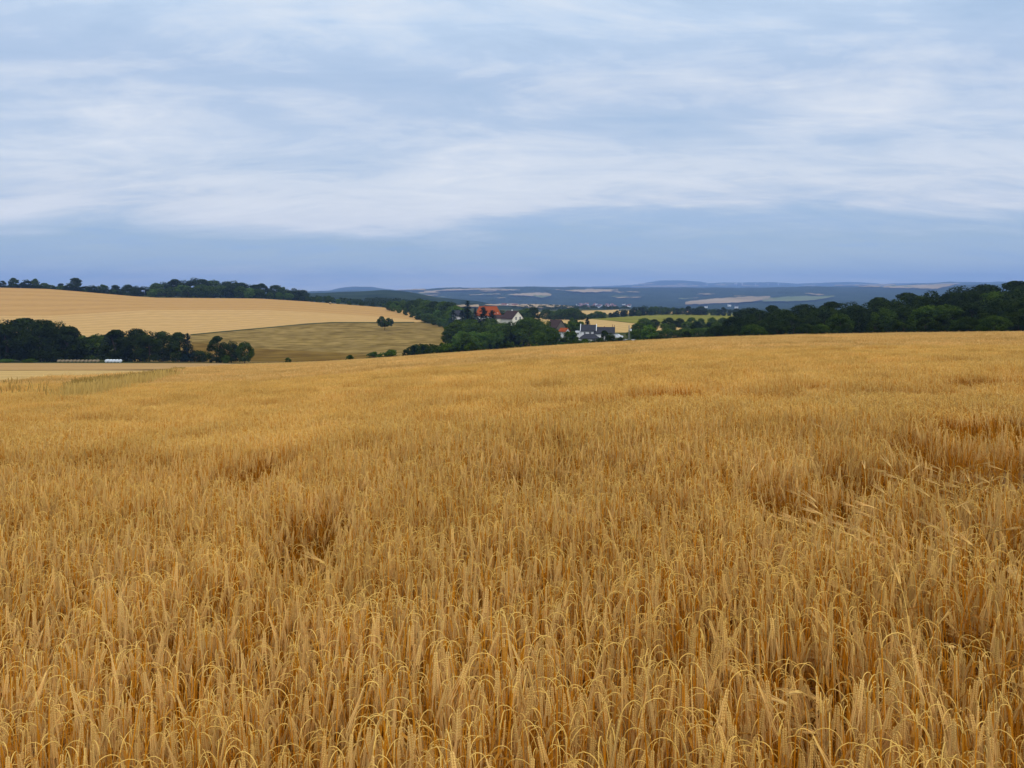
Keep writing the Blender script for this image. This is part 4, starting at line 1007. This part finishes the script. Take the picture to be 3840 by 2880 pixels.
# weeds and yellow grass along the field border on the left
M['weed'] = mat('weed_green', (.28, .18, .04), col2=(.48, .31, .09), nscale=.5, coord='World', transl=.25)
M['grass_yellow'] = mat('grass_yellow', (.52, .34, .09), col2=(.62, .42, .13), nscale=.5, coord='World', transl=.25)
def tufts(name, label, areas, m, hgt, seed, cat):
    rng = np.random.default_rng(seed); Vs = []; n_ = 0
    for (u0, v0, u1, v1, wv, n) in areas:
        t = rng.random(n); u = u0+(u1-u0)*t+rng.normal(0, 14, n); v = v0+(v1-v0)*t+rng.normal(0, wv, n)
        for i in range(n):
            y = y_at_near(u[i], v[i]); x = (u[i]-CU)/F*y; z = float(ground_z(x, y)); h = hgt*rng.uniform(.6, 1.3)
            for b in range(5):
                a = rng.uniform(0, 6.28); w = .018+.0004*y; ox, oy = rng.normal(0, .12, 2); lx, ly_ = rng.normal(0, .16, 2)
                ca, sa = math.cos(a)*w, math.sin(a)*w
                Vs += [(x+ox-ca, y+oy-sa, z), (x+ox+ca, y+oy+sa, z), (x+ox+lx+ca*.3, y+oy+ly_+sa*.3, z+h), (x+ox+lx-ca*.3, y+oy+ly_-sa*.3, z+h)]
    V = np.array(Vs); o = mesh_obj(name, V, np.arange(len(V)).reshape(-1, 4), m); tag(o, label, cat, kind='stuff')
def y_at_near(u, v):
    lo, hi = 5., 160.
    for _ in range(40):
        m_ = (lo+hi)/2; vv = VH-F*(float(ground_z((u-CU)/F*m_, m_))+.8)/m_
        if vv > v: lo = m_
        else: hi = m_
    return lo
tufts('weeds', 'olive green weeds along the field border at the left of the barley', [(280, 1446, 650, 1394, 3.5, 1000), (290, 1452, 380, 1436, 6, 300), (0, 1450, 260, 1460, 18, 60)], M['weed'], .84, 41, 'weeds')
tufts('dry_grass', 'pale yellow dry grass strip beside the weeds at the left of the barley', [(250, 1488, 640, 1402, 3.5, 700)], M['grass_yellow'], .92, 42, 'grass')
tufts('green_patch', 'low green growth patches in the tan field before the left trees', [(660, 1370, 780, 1379, 1.0, 300), (900, 1366, 1060, 1363, .8, 300)], M['weed'], .5, 43, 'grass')

# ------------------------------------------------------------------ haze
V = []; Fc = []
box(V, Fc, -19500, 19500, -60, 17200, -330, 330)
mh = bpy.data.materials.new('haze_air'); mh.use_nodes = True; nt = mh.node_tree
nt.nodes.remove(nt.nodes['Principled BSDF'])
pv = nt.nodes.new('ShaderNodeVolumePrincipled'); pv.inputs['Color'].default_value = (.36, .56, 1.0, 1); pv.inputs['Density'].default_value = 1.1e-4; pv.inputs['Anisotropy'].default_value = 0
nt.links.new(pv.outputs[0], nt.nodes['Material Output'].inputs['Volume'])
hz = mesh_obj('haze', V, Fc, mh); tag(hz, 'thin blue haze over the whole landscape', 'haze', kind='stuff')

# ------------------------------------------------------------------ sky and light
SUN_EL, SUN_AZ = 48., 160.   # degrees; azimuth clockwise from +Y
w = bpy.data.worlds.new('World'); SC.world = w; w.use_nodes = True
nt = w.node_tree; N = nt.nodes; L = nt.links; bg = N['Background']
sky = N.new('ShaderNodeTexSky'); sky.sky_type = 'NISHITA'; sky.sun_disc = False; sky.sun_elevation = R(SUN_EL); sky.sun_rotation = R(SUN_AZ)
tc = N.new('ShaderNodeTexCoord'); sp = N.new('ShaderNodeSeparateXYZ'); L.new(tc.outputs['Generated'], sp.inputs[0])
def math_(op, a, b=None, clamp=False):
    n = N.new('ShaderNodeMath'); n.operation = op; n.use_clamp = clamp
    for i, q in enumerate((a, b)):
        if q is None: continue
        if isinstance(q, (int, float)): n.inputs[i].default_value = q
        else: L.new(q, n.inputs[i])
    return n.outputs[0]
el = sp.outputs['Z']
den = math_('ADD', math_('MAXIMUM', el, 0.0), .17)
cx_ = math_('DIVIDE', sp.outputs['X'], den); cy_ = math_('DIVIDE', sp.outputs['Y'], den)
cb = N.new('ShaderNodeCombineXYZ'); L.new(cx_, cb.inputs[0]); L.new(cy_, cb.inputs[1])
def noise(scale, detail, rough, dist, stretch, loc=(0, 0, 0), vec=None, rot=0):
    mp = N.new('ShaderNodeMapping'); mp.inputs['Scale'].default_value = stretch; mp.inputs['Location'].default_value = loc; mp.inputs['Rotation'].default_value = (0, 0, rot)
    L.new(vec or cb.outputs[0], mp.inputs['Vector'])
    n = N.new('ShaderNodeTexNoise'); n.inputs['Scale'].default_value = scale; n.inputs['Detail'].default_value = detail; n.inputs['Roughness'].default_value = rough; n.inputs['Distortion'].default_value = dist
    L.new(mp.outputs[0], n.inputs['Vector']); return n.outputs['Fac']
n1 = noise(.85, 8, .55, .7, (.75, 1.0, 1), (3.1, .4, 0), rot=.25)
n2 = noise(2.2, 9, .60, .7, (.6, 1.1, 1), (7.3, 2.0, 0), rot=-.2)
n4 = noise(3.2, 8, .60, 1.0, (.6, 1.2, 1), (11.3, 4.0, 0), rot=.15)
n3 = noise(2.6, 6, .55, .5, (1, 4.5, 1), (1.3, 5.0, 0), vec=tc.outputs['Generated'])
e1 = math_('ADD', el, math_('MULTIPLY', math_('SUBTRACT', n1, .5), .10))
e1 = math_('ADD', e1, math_('MULTIPLY', math_('SUBTRACT', n2, .5), .03))
e2 = math_('MULTIPLY', e1, 2.0)
rp = N.new('ShaderNodeValToRGB'); L.new(e2, rp.inputs[0]); cr = rp.color_ramp
stops = [(0.0, (.96, .92, .78)), (.03, (.74, .77, .71)), (.06, (.53, .635, .67)), (.115, (.43, .555, .66)), (.15, (.54, .64, .75)), (.19, (.73, .77, .83)), (.29, (.68, .745, .83)), (.36, (.56, .66, .80)), (.50, (.49, .605, .78)), (.64, (.56, .69, .86)), (.8, (.66, .77, .90))]
cr.elements[0].position = stops[0][0]; cr.elements[0].color = (*stops[0][1], 1); cr.elements[1].position = stops[-1][0]; cr.elements[1].color = (*stops[-1][1], 1)
for p_, c_ in stops[1:-1]:
    e = cr.elements.new(p_); e.color = (*c_, 1)
cm = math_('ADD', math_('ADD', math_('MULTIPLY', n2, .35), math_('MULTIPLY', n1, .40)), math_('MULTIPLY', n4, .25))
mr = N.new('ShaderNodeMapRange'); L.new(cm, mr.inputs[0]); mr.inputs[1].default_value = .49; mr.inputs[2].default_value = .63; mr.inputs[3].default_value = 0; mr.inputs[4].default_value = .75
eg = N.new('ShaderNodeMapRange'); L.new(e1, eg.inputs[0]); eg.inputs[1].default_value = .05; eg.inputs[2].default_value = .10
mf = math_('MULTIPLY', mr.outputs[0], eg.outputs[0])
mx = N.new('ShaderNodeMix'); mx.data_type = 'RGBA'; L.new(mf, mx.inputs[0]); L.new(rp.outputs[0], mx.inputs[6]); mx.inputs[7].default_value = (.90, .91, .92, 1)
dk = N.new('ShaderNodeMapRange'); L.new(cm, dk.inputs[0]); dk.inputs[1].default_value = .50; dk.inputs[2].default_value = .40; dk.inputs[3].default_value = 0; dk.inputs[4].default_value = .65
mx2 = N.new('ShaderNodeMix'); mx2.data_type = 'RGBA'; L.new(dk.outputs[0], mx2.inputs[0]); L.new(mx.outputs[2], mx2.inputs[6]); mx2.inputs[7].default_value = (.37, .52, .72, 1)
# overcast: the zenith is brighter than the horizon
zb = N.new('ShaderNodeMapRange'); L.new(el, zb.inputs[0]); zb.inputs[1].default_value = .36; zb.inputs[2].default_value = .9; zb.inputs[3].default_value = 1; zb.inputs[4].default_value = 1.9
mz = N.new('ShaderNodeMix'); mz.data_type = 'RGBA'; mz.blend_type = 'MULTIPLY'; mz.inputs[0].default_value = 1; L.new(mx2.outputs[2], mz.inputs[6]); L.new(zb.outputs[0], mz.inputs[7])
sk = N.new('ShaderNodeMix'); sk.data_type = 'RGBA'; sk.blend_type = 'ADD'; sk.inputs[0].default_value = .06
# clouds dominate; a trace of the clear sky shines through (scaled for a strength of 0.1)
m10 = N.new('ShaderNodeMix'); m10.data_type = 'RGBA'; m10.blend_type = 'MULTIPLY'; m10.inputs[0].default_value = 1; L.new(mz.outputs[2], m10.inputs[6]); m10.inputs[7].default_value = (10, 10, 10, 1)
L.new(m10.outputs[2], sk.inputs[6]); L.new(sky.outputs[0], sk.inputs[7])
L.new(sk.outputs[2], bg.inputs['Color']); bg.inputs['Strength'].default_value = .1
sd = bpy.data.lights.new('sun', 'SUN'); sd.energy = 1.3; sd.angle = R(18); sd.color = (1, .93, .82)
so = bpy.data.objects.new('sun', sd); COL.objects.link(so)
az = R(SUN_AZ); elv = R(SUN_EL); dirv = Vector((math.sin(az)*math.cos(elv), math.cos(az)*math.cos(elv), math.sin(elv)))
so.rotation_euler = dirv.to_track_quat('Z', 'Y').to_euler(); so.location = (0, 0, 60)

# ------------------------------------------------------------------ camera
cd = bpy.data.cameras.new('camera'); cam = bpy.data.objects.new('camera', cd); COL.objects.link(cam); SC.camera = cam
cd.sensor_width = 36; cd.lens = F/3840*36; cd.shift_y = -(1440-VH)/3840; cd.clip_start = .05; cd.clip_end = 60000
cam.location = (0, 0, 0); cam.rotation_euler = (R(90), 0, 0)
vs = SC.view_settings; vs.view_transform = 'Standard'; vs.look = 'None'; vs.exposure = 0.; vs.gamma = 1
try: vs.use_curve_mapping = False
except Exception: pass
SC.render.engine = 'CYCLES'
